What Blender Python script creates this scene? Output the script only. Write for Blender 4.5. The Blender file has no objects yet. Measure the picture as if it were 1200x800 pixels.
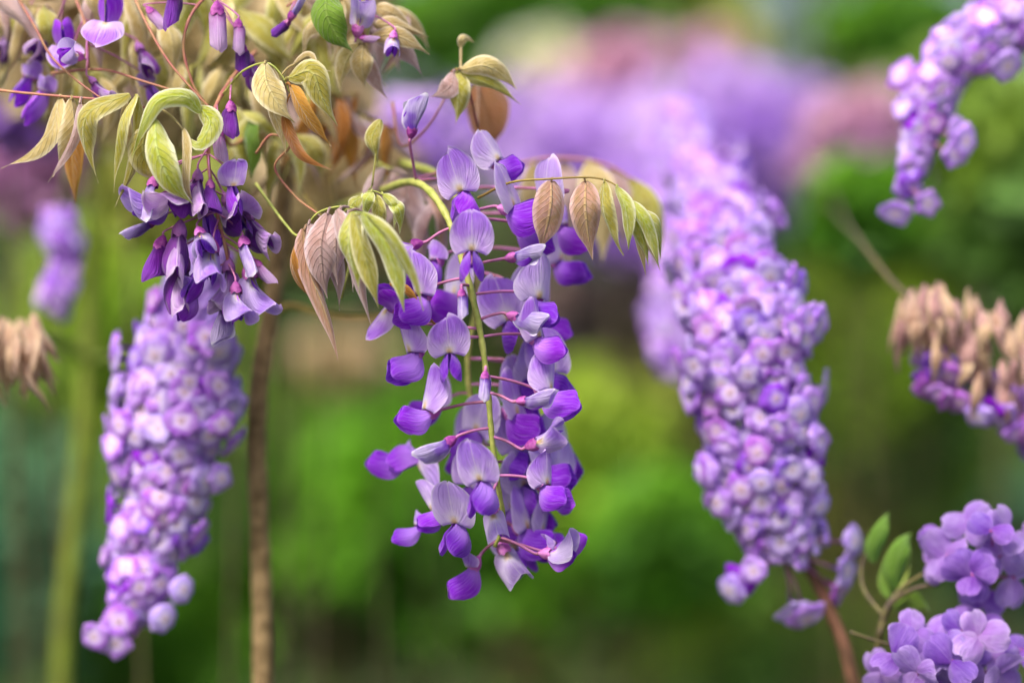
import bpy, math, random
import numpy as np
from mathutils import Vector, Matrix, Quaternion
R = math.radians
sc = bpy.context.scene
COL = sc.collection

# ------------------------------------------------------------------ camera
DIST = 1.25          # metres from the lens to the sharp raceme
WID = 0.44           # metres across the frame at that distance
CAMZ = 1.30
cam = bpy.data.cameras.new('camera'); cam_o = bpy.data.objects.new('camera', cam); COL.objects.link(cam_o)
cam_o.location = (0, -DIST, CAMZ); cam_o.rotation_euler = (R(90), 0, 0)
cam.sensor_width = 36; cam.lens = 36 * DIST / WID
cam.clip_start = 0.05; cam.clip_end = 2000
cam.dof.use_dof = True; cam.dof.focus_distance = DIST; cam.dof.aperture_fstop = 2.3
sc.camera = cam_o
# ------------------------------------------------------------------ light
SUN_EL, SUN_AZ = R(52), R(215)     # azimuth measured from +Y clockwise
w = bpy.data.worlds.new('World'); sc.world = w; w.use_nodes = True
nt = w.node_tree; nt.nodes.clear()
sky = nt.nodes.new('ShaderNodeTexSky'); sky.sky_type = 'NISHITA'; sky.sun_disc = False
sky.sun_elevation = SUN_EL; sky.sun_rotation = SUN_AZ; sky.air_density = 1.0; sky.dust_density = 5.0; sky.ozone_density = 0.6
bg = nt.nodes.new('ShaderNodeBackground'); bg.inputs[1].default_value = 0.09
out = nt.nodes.new('ShaderNodeOutputWorld')
nt.links.new(sky.outputs[0], bg.inputs[0]); nt.links.new(bg.outputs[0], out.inputs[0])
sl = bpy.data.lights.new('sun', 'SUN'); sl.energy = 1.5; sl.angle = R(14); sl.color = (1, .96, .9)
so = bpy.data.objects.new('sun', sl); COL.objects.link(so)
sd = Vector((math.sin(SUN_AZ) * math.cos(SUN_EL), math.cos(SUN_AZ) * math.cos(SUN_EL), math.sin(SUN_EL)))
so.rotation_euler = sd.to_track_quat('Z', 'Y').to_euler()
sc.view_settings.view_transform = 'Standard'; sc.view_settings.look = 'None'
sc.view_settings.exposure = 1.55; sc.view_settings.gamma = 1
sc.render.engine = 'CYCLES'
sc.cycles.use_denoising = True
sc.cycles.max_bounces = 6; sc.cycles.diffuse_bounces = 4; sc.cycles.transmission_bounces = 4
sc.cycles.sample_clamp_indirect = 6

# ------------------------------------------------------------------ helpers
PX = WID / 1200
def at(px, py, d=0.0):
    """photo pixel and depth in cm behind the plane of focus -> a point in metres"""
    y = d / 100; k = (DIST + y) / DIST
    return Vector(((px - 600) * PX * k, y, CAMZ + (400 - py) * PX * k))
def ppx(d): return PX * (DIST + d / 100) / DIST
def V3(r, u, t): return Vector((r, -t, u))       # right, up, toward the viewer
def smooth(x): x = max(0, min(1, x)); return x * x * (3 - 2 * x)
def lerp(a, b, t): return a + (b - a) * t
def catmull(pts, n):
    """smooth resampling of Vectors (any size), n segments per span"""
    o = []; P = [pts[0] * 2 - pts[1]] + list(pts) + [pts[-1] * 2 - pts[-2]]
    for i in range(1, len(P) - 2):
        a, b, c, d = P[i-1], P[i], P[i+1], P[i+2]
        for k in range(n):
            t = k / n
            o.append(0.5 * ((2 * b) + (c - a) * t + (2 * a - 5 * b + 4 * c - d) * t * t + (3 * b - a - 3 * c + d) * t ** 3))
    o.append(P[-2].copy()); return o

def link(name, me, mat=None, parent=None, label=None, cat=None, group=None, kind=None):
    o = bpy.data.objects.new(name, me); COL.objects.link(o)
    if mat is not None and me is not None and not me.materials: me.materials.append(mat)
    if parent: o.parent = parent
    if label: o['label'] = label
    if cat: o['category'] = cat
    if group: o['group'] = group
    if kind: o['kind'] = kind
    return o
def thing(name, loc, label, cat, group=None):
    o = link(name, None, label=label, cat=cat, group=group); o.location = loc; o.empty_display_size = .01; return o
def mesh(name, vs, fs, uvs=None, smooth_=True):
    me = bpy.data.meshes.new(name); me.from_pydata([tuple(v) for v in vs], [], fs)
    if uvs is not None:
        l = me.uv_layers.new(name='UVMap')
        idx = np.empty(len(me.loops), dtype=np.int32); me.loops.foreach_get('vertex_index', idx)
        l.data.foreach_set('uv', np.asarray(uvs, dtype=np.float32)[idx].ravel())
    if smooth_: me.polygons.foreach_set('use_smooth', [True] * len(me.polygons))
    me.update(); return me
class MB:
    def __init__(s): s.v = []; s.f = []; s.uv = []
    def grid(s, fn, nu, nv, closed=False):
        """fn(i/nu, j/nv) -> point; closed joins in v"""
        b = len(s.v)
        for i in range(nu + 1):
            for j in range(nv + (0 if closed else 1)):
                s.v.append(fn(i / nu, j / nv)); s.uv.append((j / nv, i / nu))
        m = nv if closed else nv + 1
        for i in range(nu):
            for j in range(nv):
                j2 = (j + 1) % m if closed else j + 1
                s.f.append((b + i*m + j, b + i*m + j2, b + (i+1)*m + j2, b + (i+1)*m + j))
    def tube(s, pts, rads, seg=8):
        """tapered tube with closed ends through Vectors"""
        n = len(pts); b = len(s.v); prev = None; L = 0
        for i, p in enumerate(pts):
            t = (pts[min(i+1, n-1)] - pts[max(i-1, 0)]).normalized()
            if prev is None: a = t.orthogonal().normalized()
            else: a = (prev - t * prev.dot(t)).normalized()
            prev = a; c = t.cross(a); r = rads[i] if hasattr(rads, '__len__') else rads
            if i: L += (p - pts[i-1]).length
            for k in range(seg):
                q = 2 * math.pi * k / seg
                s.v.append(p + (a * math.cos(q) + c * math.sin(q)) * r); s.uv.append((k / seg, L * 10))
        for i in range(n - 1):
            for k in range(seg):
                k2 = (k + 1) % seg
                s.f.append((b + i*seg + k, b + i*seg + k2, b + (i+1)*seg + k2, b + (i+1)*seg + k))
        s.f.append(tuple(b + k for k in range(seg))[::-1]); s.f.append(tuple(b + (n-1)*seg + k for k in range(seg)))
    def mesh(s, name): return mesh(name, s.v, s.f, s.uv)

# ------------------------------------------------------------------ materials
class NT:
    def __init__(s, name):
        s.m = bpy.data.materials.new(name); s.m.use_nodes = True; s.t = s.m.node_tree; s.t.nodes.clear()
        s.out = s.t.nodes.new('ShaderNodeOutputMaterial')
    def n(s, ty, **kw):
        x = s.t.nodes.new(ty)
        for k, v in kw.items(): setattr(x, k, v)
        return x
    def put(s, sock, v):
        if isinstance(v, bpy.types.NodeSocket): s.t.links.new(v, sock)
        elif isinstance(v, tuple) and len(v) == 3 and sock.type == 'RGBA': sock.default_value = (*v, 1)
        else: sock.default_value = v
    def math(s, op, a, b=0.0, c=None, clamp=False):
        x = s.n('ShaderNodeMath', operation=op); x.use_clamp = clamp; s.put(x.inputs[0], a); s.put(x.inputs[1], b)
        if c is not None: s.put(x.inputs[2], c)
        return x.outputs[0]
    def mix(s, f, a, b, mode='MIX'):
        x = s.n('ShaderNodeMix', data_type='RGBA', blend_type=mode); s.put(x.inputs[0], f); s.put(x.inputs[6], a); s.put(x.inputs[7], b); return x.outputs[2]
    def sm(s, v, lo, hi):
        x = s.n('ShaderNodeMapRange', interpolation_type='SMOOTHSTEP'); s.put(x.inputs[0], v); x.inputs[1].default_value = lo; x.inputs[2].default_value = hi; return x.outputs[0]
    def uv(s):
        t = s.n('ShaderNodeTexCoord'); x = s.n('ShaderNodeSeparateXYZ'); s.put(x.inputs[0], t.outputs['UV']); return x.outputs[0], x.outputs[1]
    def xyz(s, a, b, c=0.0):
        x = s.n('ShaderNodeCombineXYZ'); s.put(x.inputs[0], a); s.put(x.inputs[1], b); s.put(x.inputs[2], c); return x.outputs[0]
    def noise(s, vec, scale, detail=3):
        x = s.n('ShaderNodeTexNoise'); s.put(x.inputs['Vector'], vec) if vec is not None else None
        x.inputs['Scale'].default_value = scale; x.inputs['Detail'].default_value = detail; return x.outputs['Fac']
    def objco(s): return s.n('ShaderNodeTexCoord').outputs['Object']
    def rnd(s): return s.n('ShaderNodeObjectInfo').outputs['Random']
    def hsv(s, c, h=.5, sat=1.0, v=1.0):
        x = s.n('ShaderNodeHueSaturation'); s.put(x.inputs['Hue'], h); s.put(x.inputs['Saturation'], sat); s.put(x.inputs['Value'], v); s.put(x.inputs['Color'], c); return x.outputs[0]
    def petal(s, col, trans=.35, rough=.55, spec=.25, bump=None, bs=.3, bd=.0004, tcol=None, sheen=0.0):
        p = s.n('ShaderNodeBsdfPrincipled'); s.put(p.inputs['Base Color'], col); p.inputs['Roughness'].default_value = rough
        p.inputs['Specular IOR Level'].default_value = spec
        if sheen: p.inputs['Sheen Weight'].default_value = sheen; p.inputs['Sheen Roughness'].default_value = .4
        if bump is not None:
            b = s.n('ShaderNodeBump'); b.inputs['Strength'].default_value = bs; b.inputs['Distance'].default_value = bd; s.put(b.inputs['Height'], bump)
            s.t.links.new(b.outputs[0], p.inputs['Normal'])
        if trans > 0:
            tr = s.n('ShaderNodeBsdfTranslucent'); s.put(tr.inputs[0], tcol if tcol is not None else col)
            mx = s.n('ShaderNodeMixShader'); mx.inputs[0].default_value = trans
            s.t.links.new(p.outputs[0], mx.inputs[1]); s.t.links.new(tr.outputs[0], mx.inputs[2]); s.t.links.new(mx.outputs[0], s.out.inputs[0])
        else: s.t.links.new(p.outputs[0], s.out.inputs[0])
        return s.m
def lin(r, g, b):
    f = lambda c: (c / 255 / 12.92) if c / 255 <= .04045 else ((c / 255 + .055) / 1.055) ** 2.4
    return (f(r), f(g), f(b))

def m_banner(name, mid, edge, base, rim=.7, spot=True):
    s = NT(name); u, v = s.uv()
    a = s.math('ABSOLUTE', s.math('SUBTRACT', u, .5)); a2 = s.math('MULTIPLY', a, 2.0)
    rnd = s.rnd()
    fan = s.math('DIVIDE', s.math('SUBTRACT', u, .5), s.math('ADD', v, .25))
    vn = s.noise(s.xyz(s.math('MULTIPLY', fan, 26.0), s.math('MULTIPLY', v, 1.6), s.math('MULTIPLY', rnd, 40.0)), 1.0, 4)
    blot = s.noise(s.objco(), 1.6, 2)
    c = s.mix(s.sm(v, .0, .75), base, mid)
    c = s.mix(s.sm(blot, .38, .68), c, s.mix(.55, c, edge))
    c = s.mix(s.math('MULTIPLY', s.sm(vn, .48, .66), .42), c, s.hsv(c, .5, 1.22, .74))
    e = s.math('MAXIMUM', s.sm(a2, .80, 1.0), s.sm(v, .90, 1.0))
    c = s.mix(s.math('MULTIPLY', e, rim), c, edge)  # pale petal margin, with the rim highlight put into the colour
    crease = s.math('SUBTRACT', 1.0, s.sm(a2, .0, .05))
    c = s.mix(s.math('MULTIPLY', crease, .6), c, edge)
    if spot:
        sp = s.math('MULTIPLY', s.math('SUBTRACT', 1.0, s.sm(a2, .10, .60)), s.math('SUBTRACT', 1.0, s.sm(v, .22, .50)))
        c = s.mix(s.math('MULTIPLY', sp, .85), c, lin(246, 238, 250))
        sy = s.math('MULTIPLY', s.math('SUBTRACT', 1.0, s.sm(a2, .05, .30)), s.math('SUBTRACT', 1.0, s.sm(v, .16, .32)))
        c = s.mix(s.math('MULTIPLY', sy, .8), c, lin(238, 205, 110))
    c = s.hsv(c, s.math('ADD', .492, s.math('MULTIPLY', rnd, .016)), 1.0, s.math('ADD', .93, s.math('MULTIPLY', rnd, .12)))
    return s.petal(c, .38, .6, .14, vn, .5, .025, sheen=.2)
def m_wing(name, deep, light):
    s = NT(name); u, v = s.uv(); rnd = s.rnd()
    n = s.noise(s.xyz(s.math('MULTIPLY', u, 22.0), s.math('MULTIPLY', v, 2.5), s.math('MULTIPLY', rnd, 30.0)), 1.0, 4)
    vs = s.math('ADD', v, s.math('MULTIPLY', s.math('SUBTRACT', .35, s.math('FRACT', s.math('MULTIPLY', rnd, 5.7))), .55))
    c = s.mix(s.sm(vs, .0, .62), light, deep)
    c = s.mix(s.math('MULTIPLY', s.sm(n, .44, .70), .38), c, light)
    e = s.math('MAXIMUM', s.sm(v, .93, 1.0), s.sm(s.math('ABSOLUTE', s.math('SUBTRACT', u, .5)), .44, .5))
    c = s.mix(s.math('MULTIPLY', e, .35), c, light)  # lighter wing edges, rim highlight painted in as well
    c = s.hsv(c, s.math('ADD', .49, s.math('MULTIPLY', rnd, .025)), 1.0, s.math('ADD', .85, s.math('MULTIPLY', rnd, .3)))
    return s.petal(c, .40, .6, .14, n, .3, .02, sheen=.2)
def m_plain(name, c1, c2, scale=300, trans=.15, rough=.55, spec=.3, bs=.3, bd=.0004):
    s = NT(name); n = s.noise(s.objco(), scale, 4); rnd = s.rnd()
    c = s.mix(s.sm(n, .35, .65), c1, c2)
    c = s.hsv(c, .5, 1.0, s.math('ADD', .88, s.math('MULTIPLY', rnd, .24)))
    return s.petal(c, trans, rough, spec, n, bs, bd)
def m_leaflet(name, body, body2, rim, vein, trans=.35, rimw=.8):
    s = NT(name); u, v = s.uv(); rnd = s.rnd()
    a = s.math('MULTIPLY', s.math('ABSOLUTE', s.math('SUBTRACT', u, .5)), 2.0)
    big = s.noise(s.xyz(s.math('MULTIPLY', u, 1.5), s.math('MULTIPLY', v, 3.0), s.math('MULTIPLY', rnd, 50.0)), 1.0, 3)
    c = s.mix(s.sm(big, .35, .65), body, body2)
    # side veins curve forward from the midrib
    ph = s.math('SUBTRACT', s.math('MULTIPLY', v, 11.0), s.math('MULTIPLY', s.math('POWER', a, 1.3), 2.6))
    wob = s.noise(s.xyz(s.math('MULTIPLY', u, 5.0), s.math('MULTIPLY', v, 8.0), rnd), 1.0, 2)
    tri = s.math('ABSOLUTE', s.math('SUBTRACT', s.math('FRACT', s.math('ADD', ph, s.math('MULTIPLY', wob, .5))), .5))
    sv = s.math('SUBTRACT', 1.0, s.sm(tri, .02, .14))
    mid = s.math('SUBTRACT', 1.0, s.sm(a, .03, .13))
    fine = s.noise(s.xyz(s.math('MULTIPLY', u, 30.0), s.math('MULTIPLY', v, 60.0), rnd), 1.0, 3)
    c = s.mix(s.math('MULTIPLY', sv, .28), c, vein)
    c = s.mix(s.math('MULTIPLY', mid, .6), c, vein)
    mot = s.noise(s.xyz(s.math('MULTIPLY', u, 6.0), s.math('MULTIPLY', v, 12.0), s.math('MULTIPLY', rnd, 90.0)), 1.0, 5)
    c = s.mix(s.math('MULTIPLY', s.sm(mot, .42, .66), .24), c, rim)
    c = s.mix(s.math('MULTIPLY', s.sm(fine, .5, .7), .18), c, s.hsv(c, .5, 1.0, .75))
    c = s.mix(s.math('MULTIPLY', s.sm(a, .66, .95), rimw), c, rim)
    c = s.hsv(c, s.math('ADD', .49, s.math('MULTIPLY', rnd, .02)), 1.0, s.math('ADD', .85, s.math('MULTIPLY', rnd, .3)))
    hgt = s.math('SUBTRACT', s.math('MULTIPLY', fine, .4), s.math('ADD', sv, mid))
    return s.petal(c, trans, .7, .10, hgt, .7, .0008, sheen=.5)
def m_foliage(name, c1, c2, c3, trans=.35, rough=.5):
    s = NT(name); r = s.n('ShaderNodeNewGeometry').outputs['Random Per Island']
    n = s.noise(s.objco(), 5.0, 2)
    c = s.mix(r, c1, c2); c = s.mix(s.sm(n, .45, .62), c, c3)
    c = s.hsv(c, .5, 1.0, s.math('ADD', .7, s.math('MULTIPLY', r, .55)))
    return s.petal(c, trans, rough, .3)
def m_floret(name, lobe, pale, tubec):
    s = NT(name); u, v = s.uv(); rnd = s.rnd()
    n = s.noise(s.objco(), 2.2, 3)
    c = s.mix(s.sm(v, .03, .12), lin(214, 180, 190), s.hsv(pale, .5, .7, 1.1))
    c = s.mix(s.sm(v, .12, .55), c, lobe)
    c = s.mix(s.math('MULTIPLY', s.sm(n, .42, .62), .4), c, pale)
    c = s.mix(s.math('MULTIPLY', s.sm(v, .86, 1.0), .4), c, pale)
    c = s.mix(s.math('GREATER_THAN', u, 1.5), c, tubec)
    c = s.hsv(c, s.math('ADD', .482, s.math('MULTIPLY', rnd, .032)), s.math('ADD', .9, s.math('MULTIPLY', rnd, .25)), s.math('ADD', .82, s.math('MULTIPLY', s.math('FRACT', s.math('MULTIPLY', rnd, 7.3)), .34)))
    return s.petal(c, .28, .5, .2, sheen=.1)

LIL = lin(176, 142, 232); LILe = lin(232, 220, 252)
M = {}
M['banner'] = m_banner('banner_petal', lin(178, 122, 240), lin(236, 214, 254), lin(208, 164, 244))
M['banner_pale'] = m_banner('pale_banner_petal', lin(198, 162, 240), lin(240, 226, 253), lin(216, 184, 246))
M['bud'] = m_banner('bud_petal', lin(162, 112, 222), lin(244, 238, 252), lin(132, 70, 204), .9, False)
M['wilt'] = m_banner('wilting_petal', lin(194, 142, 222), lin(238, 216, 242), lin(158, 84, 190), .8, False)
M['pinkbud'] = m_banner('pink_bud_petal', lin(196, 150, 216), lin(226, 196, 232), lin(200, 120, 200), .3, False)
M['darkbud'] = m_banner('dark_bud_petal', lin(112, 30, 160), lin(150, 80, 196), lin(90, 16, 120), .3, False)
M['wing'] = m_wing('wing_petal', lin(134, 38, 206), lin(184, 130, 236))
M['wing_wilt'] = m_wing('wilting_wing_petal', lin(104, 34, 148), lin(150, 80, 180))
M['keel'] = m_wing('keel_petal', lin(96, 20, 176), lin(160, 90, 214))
M['calyx'] = m_plain('calyx_skin', lin(184, 84, 176), lin(206, 132, 196), 3.0, .2, .6, .2, .3, .02)
M['calyx_dark'] = m_plain('dark_calyx_skin', lin(132, 44, 130), lin(176, 96, 164), 3.0, .15, .6, .2, .3, .02)
M['calyx_wilt'] = m_plain('faded_calyx_skin', lin(150, 96, 160), lin(120, 66, 120), 3.0, .15, .6, .2, .3, .02)
M['pedicel'] = m_plain('pedicel_skin', lin(176, 108, 160), lin(156, 96, 120), 3.0, .1, .55)
M['stamen'] = m_plain('stamen', lin(240, 214, 190), lin(232, 190, 160), 3.0, .1)
M['rachis'] = m_plain('raceme_stalk', lin(148, 158, 74), lin(176, 178, 96), 260, .1, .5)
M['redstalk'] = m_plain('reddish_stalk', lin(160, 96, 90), lin(172, 130, 92), 200, .1, .5)
M['olivestalk'] = m_plain('olive_stalk', lin(150, 132, 62), lin(126, 104, 50), 200, .05, .5)
M['bark'] = m_plain('woody_bark', lin(150, 126, 90), lin(112, 92, 62), 160, 0, .8, .2, .8, .002)
M['greenstem'] = m_plain('green_stem', lin(128, 148, 56), lin(112, 122, 50), 60, 0, .55)
M['greenstem_dull'] = m_plain('dull_green_stem', lin(112, 126, 46), lin(98, 106, 44), 60, 0, .7, .1)
M['redbark'] = m_plain('reddish_bark', lin(120, 84, 66), lin(90, 66, 50), 120, 0, .8, .2)
M['darkstem'] = m_plain('dark_stem', lin(78, 66, 54), lin(98, 92, 54), 200, 0, .6)
M['leaf_pink'] = m_leaflet('pinkish_young_leaf', lin(176, 132, 112), lin(158, 126, 92), lin(214, 178, 176), lin(208, 176, 120), .35)
M['leaf_mauve'] = m_leaflet('mauve_young_leaf', lin(198, 168, 168), lin(182, 146, 138), lin(226, 204, 208), lin(190, 160, 150), .35)
M['leaf_tan'] = m_leaflet('tan_young_leaf', lin(204, 182, 122), lin(178, 154, 92), lin(238, 224, 190), lin(222, 206, 150), .35)
M['leaf_olive'] = m_leaflet('olive_young_leaf', lin(184, 174, 78), lin(162, 154, 58), lin(230, 224, 180), lin(196, 200, 116), .35)
M['leaf_lime'] = m_leaflet('lime_young_leaf', lin(164, 170, 40), lin(188, 188, 84), lin(238, 236, 206), lin(196, 212, 120), .4)
M['leaf_orange'] = m_leaflet('amber_young_leaf', lin(184, 124, 48), lin(160, 104, 44), lin(206, 150, 80), lin(200, 150, 80), .4)
M['leaf_brown'] = m_leaflet('brown_young_leaf', lin(150, 100, 62), lin(136, 96, 60), lin(150, 110, 90), lin(160, 120, 80), .35)
M['leaf_green'] = m_leaflet('mid_green_leaf', lin(96, 136, 40), lin(118, 152, 56), lin(140, 170, 80), lin(140, 170, 80), .4, .3)
M['dry'] = m_leaflet('dry_petal', lin(198, 164, 132), lin(170, 124, 100), lin(226, 206, 180), lin(214, 190, 160), .3, .4)
M['dry_pink'] = m_leaflet('dry_pink_petal', lin(190, 142, 136), lin(160, 110, 112), lin(214, 186, 176), lin(204, 170, 160), .3, .4)
M['floret'] = m_floret('lilac_floret', lin(166, 116, 214), lin(216, 188, 240), lin(92, 30, 126))
M['floret_deep'] = m_floret('violet_floret', lin(142, 66, 206), lin(170, 112, 228), lin(120, 30, 160))
M['floret_pale'] = m_floret('pale_floret', lin(184, 146, 230), lin(212, 184, 240), lin(160, 90, 190))
M['floret_pink'] = m_floret('mauve_floret', lin(166, 98, 196), lin(200, 156, 220), lin(160, 60, 150))
M['core'] = m_plain('spike_core', lin(80, 40, 104), lin(100, 56, 96), 120, 0)  # dark purple paints in the shadow between the florets

# ------------------------------------------------------------------ wisteria flower
def bell(t, p, q):  # 0 at the ends, 1 at its peak
    m = p / (p + q); return (t ** p) * ((1 - t) ** q) / ((m ** p) * ((1 - m) ** q))
def banner_mesh(rn, L=1.08, W=.56, ba=100, kap=-.35, th0=0.25, tip=12, lobe=.18, ruffle=.03, nu=16, nv=14, x0=.27, z0=.07, bend=.30):
    ba = R(ba); tip = R(tip)
    n = nu; sp = []; x, z = x0, z0
    for i in range(n + 1):
        t = i / n; ph = ba * smooth(t / bend) + tip * t ** 3 * 3
        sp.append((x, z, ph)); x += math.cos(ph) * L / n; z += math.sin(ph) * L / n
    a1, a2, a3 = rn.uniform(0, 6), rn.uniform(0, 6), rn.uniform(0, 6); asy = rn.uniform(-.06, .06)
    def fn(u, v):
        i = round(u * nu); x, z, ph = sp[i]; s = v * 2 - 1; t = u
        wd = W * (.10 * (1 - t) + bell(max(.0, min(1, .005 + t * .985)), .66, .62))
        if t > .9: wd *= 1 - .15 * ((t - .9) / .1) ** 2
        a = wd * abs(s); kk = kap / W + 1e-4; th = th0
        y = (math.sin(th + kk * a) - math.sin(th)) / kk; nn = (math.cos(th) - math.cos(th + kk * a)) / kk
        nn += ruffle * (math.sin(5 * t + a1 + (2 if s > 0 else 0)) * s * s + .6 * math.sin(11 * t + a2) * s ** 4) + .25 * ruffle * math.sin(7 * s + a3 + 4 * t)
        back = -lobe * 1.5 * (a / W) ** 1.4 * (1 - t) ** 1.2 + asy * s * t * 2
        if t > .85: back -= .05 * math.exp(-(s / .18) ** 2) * (t - .85) / .15
        sg = 1 if s >= 0 else -1
        d = (math.cos(ph), math.sin(ph)); nrm = (math.sin(ph), -math.cos(ph))
        return Vector((x + d[0] * back + nrm[0] * nn, sg * y, z + d[1] * back + nrm[1] * nn))
    b = MB(); b.grid(fn, nu, nv); return b.mesh('banner')
def wing_mesh(rn, sg, L=.86, H=.25, bulge=.13, flare=.12, droop=.0, x0=.22):
    a1 = rn.uniform(0, 6)
    def fn(u, v):
        s = v * 2 - 1; t = u
        h = H * (.16 * (1 - t) + bell(max(.001, min(.999, t * .97 + .01)), .95, .42))
        zc = -.04 - .10 * math.sin(math.pi * min(1, t * 1.2)) - droop * t * t + .07 * t ** 3
        out = .035 + bulge * math.sin(math.pi * min(1, t * .93 + .04)) ** .8 * (1 - .55 * max(0, s) ** 1.5 - .25 * s * s) + flare * t ** 1.3 * (.5 - .5 * s)
        out += .02 * math.sin(6 * t + a1) * s
        if s > .0: out *= 1 - .5 * s
        x = x0 + L * t - .10 * s * s * t - .05 * s * t
        return Vector((x, sg * out, zc + s * h))
    b = MB(); b.grid(fn, 12, 8); return b.mesh('wing')
def keel_mesh(rn, L=.78, r=.13, up=.16):
    def fn(u, v):
        a = (v * 2 - 1) * 2.3; t = u
        rr = r * (.3 * (1 - t) + bell(max(.001, min(.999, t * .97 + .01)), .6, .4))
        zc = -.06 - .05 * math.sin(math.pi * t) + up * t ** 3
        return Vector((.24 + L * t - .08 * math.cos(a) * t, math.sin(a) * rr * .62, zc - math.cos(a) * rr))
    b = MB(); b.grid(fn, 10, 10); return b.mesh('keel')
def calyx_mesh(rn, r=.15, L=.33):
    ph = rn.uniform(0, 6)
    def fn(u, v):
        a = v * 2 * math.pi; t = u
        rr = r * (.30 + .92 * math.sin(min(1, t * 1.25) * math.pi / 2) - .10 * t)
        tooth = .5 + .5 * math.cos(5 * a + ph)
        x = L * t + (.07 * tooth * smooth((t - .6) / .4))
        rr *= 1 + .05 * smooth((t - .6) / .4) * (1 - tooth) + .04 * math.sin(3 * a + ph)
        return Vector((x, math.cos(a) * rr, math.sin(a) * rr))
    b = MB(); b.grid(fn, 7, 15, True)
    c = len(b.v); b.v.append(Vector((-.01, 0, 0))); b.uv.append((0, 0))
    for k in range(15): b.f.append((c, (k + 1) % 15, k))
    return b.mesh('calyx')
def frame(F, U):
    X = F.normalized(); Z = (U - X * U.dot(X))
    if Z.length < 1e-3: Z = Vector((0, -1, 0)) - X * X.dot(Vector((0, -1, 0)))
    Z.normalize(); Y = Z.cross(X)
    return Matrix((X, Y, Z)).transposed().to_4x4()
KINDS = {  # banner angle, side curl, crease, half width, banner length, base lobes, wing length, flare, banner material, wing material, calyx material
    'open':   (124, -.50, .12, .57, 1.22, .20, 1.02, .16, 'banner', 'wing', 'calyx'),
    'pale':   (118, -.60, .14, .55, 1.22, .20, .98, .16, 'banner_pale', 'wing', 'calyx'),
    'side':   (112, -1.0, -.10, .50, 1.05, .16, .95, .05, 'banner', 'wing', 'calyx'),
    'sidep':  (112, -.9, -.10, .52, 1.05, .16, .95, .05, 'banner_pale', 'wing', 'calyx'),
    'half':   (48, 1.3, .35, .62, 1.00, .05, .84, .08, 'banner', 'wing', 'calyx_dark'),
    'halfp':  (50, 1.6, .20, .62, .95, .05, .80, .08, 'banner_pale', 'wing', 'calyx'),
    'bud':    (24, 1.7, .85, .58, 1.16, .0, .80, .0, 'bud', 'wing', 'calyx_dark'),
    'fat':    (28, 1.6, .80, .68, 1.2, .0, .88, .0, 'bud', 'wing', 'calyx_dark'),
    'fbud':   (20, 2.1, .3, .60, 1.12, .0, .75, .0, 'bud', 'wing', 'calyx_dark'),
    'pinkbud': (20, 2.3, .2, .60, 1.1, .0, .7, .0, 'pinkbud', 'wing', 'calyx_dark'),
    'darkbud': (20, 2.2, .2, .62, 1.0, .0, .7, .0, 'darkbud', 'wing', 'calyx_dark'),
    'wilt':   (44, 1.6, .6, .60, .95, .05, .85, .10, 'wilt', 'wing_wilt', 'calyx_wilt'),
    'wilt2':  (85, .9, .4, .52, .95, .1, .85, .10, 'wilt', 'wing_wilt', 'calyx_wilt'),
    'keel':   (125, -1.2, -.2, .40, .55, .1, 1.0, .05, 'banner', 'wing', 'calyx'),
}
UNIT = 51 * PX
def flower(root, px, py, d, F, kind='open', U=None, size=1.0, att=None, seed=0, ded=0, label=None, pr=.00066, stamen=False, nopet=False):
    """a pea flower whose calyx base is at the pixel; att: point the pedicel grows from"""
    rn = random.Random(seed * 7919 + int(px * 31 + py * 17))
    ba, kap, th0, W, L, lobe, wl, fl, bm, wm, cm = KINDS[kind]
    j = lambda a: a * rn.uniform(.92, 1.08)
    P = at(px, py, d); sc_ = UNIT * size * ppx(d) / PX
    up = V3(*(U or (0, 1, 0)))
    Mt = Matrix.Translation(P - root.location) @ frame(V3(*F), up) @ Matrix.Diagonal((sc_, sc_, sc_, 1))
    fo = link('flower', calyx_mesh(rn, .115 if 'wilt' in kind else .145, .26 if 'wilt' in kind else .30), M[cm], root)
    fo.matrix_local = Mt
    if label: fo['label'] = label
    bud = kind in ('fbud', 'bud', 'fat', 'pinkbud', 'darkbud')
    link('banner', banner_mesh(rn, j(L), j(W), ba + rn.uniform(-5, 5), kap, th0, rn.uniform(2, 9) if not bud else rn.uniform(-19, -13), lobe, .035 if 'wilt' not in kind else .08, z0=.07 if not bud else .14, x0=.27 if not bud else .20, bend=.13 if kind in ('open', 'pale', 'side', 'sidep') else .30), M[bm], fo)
    H = (.37 if kind in ('open', 'pale') else .29) * (1 if not bud else .62) * rn.uniform(.92, 1.1)
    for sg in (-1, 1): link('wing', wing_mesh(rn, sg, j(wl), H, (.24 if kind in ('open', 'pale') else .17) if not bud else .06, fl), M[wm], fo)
    link('keel', keel_mesh(rn, j(.72) if not bud else .6, .12 if not bud else .09), M['keel'], fo)
    if stamen:
        b = MB(); b.tube([Vector((.3, 0, -.05)), Vector((.6, 0, -.02)), Vector((.78, 0, .05))], [.02, .02, .03], 6); link('stamen', b.mesh('stamen'), M['stamen'], fo)
    if att is not None:
        inv = Mt.inverted(); A = inv @ (att - root.location); 
        Fw = V3(*F).normalized(); mid = (att + P) / 2 - Fw * (P - att).length * .05 + Vector((0, 0, .0006))
        B = inv @ (mid - root.location); pts = catmull([A, B, Vector((-.12, 0, 0)), Vector((.03, 0, 0))], 5)
        rr = pr / sc_; b = MB(); b.tube(pts, [rr * (1.0 + .35 * (k / (len(pts) - 1)) ** 4) for k in range(len(pts))], 7)
        link('pedicel', b.mesh('pedicel'), M['pedicel'], fo)
    return fo
def path3(pts, n=6): return catmull([at(*p) for p in pts], n)
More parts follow.
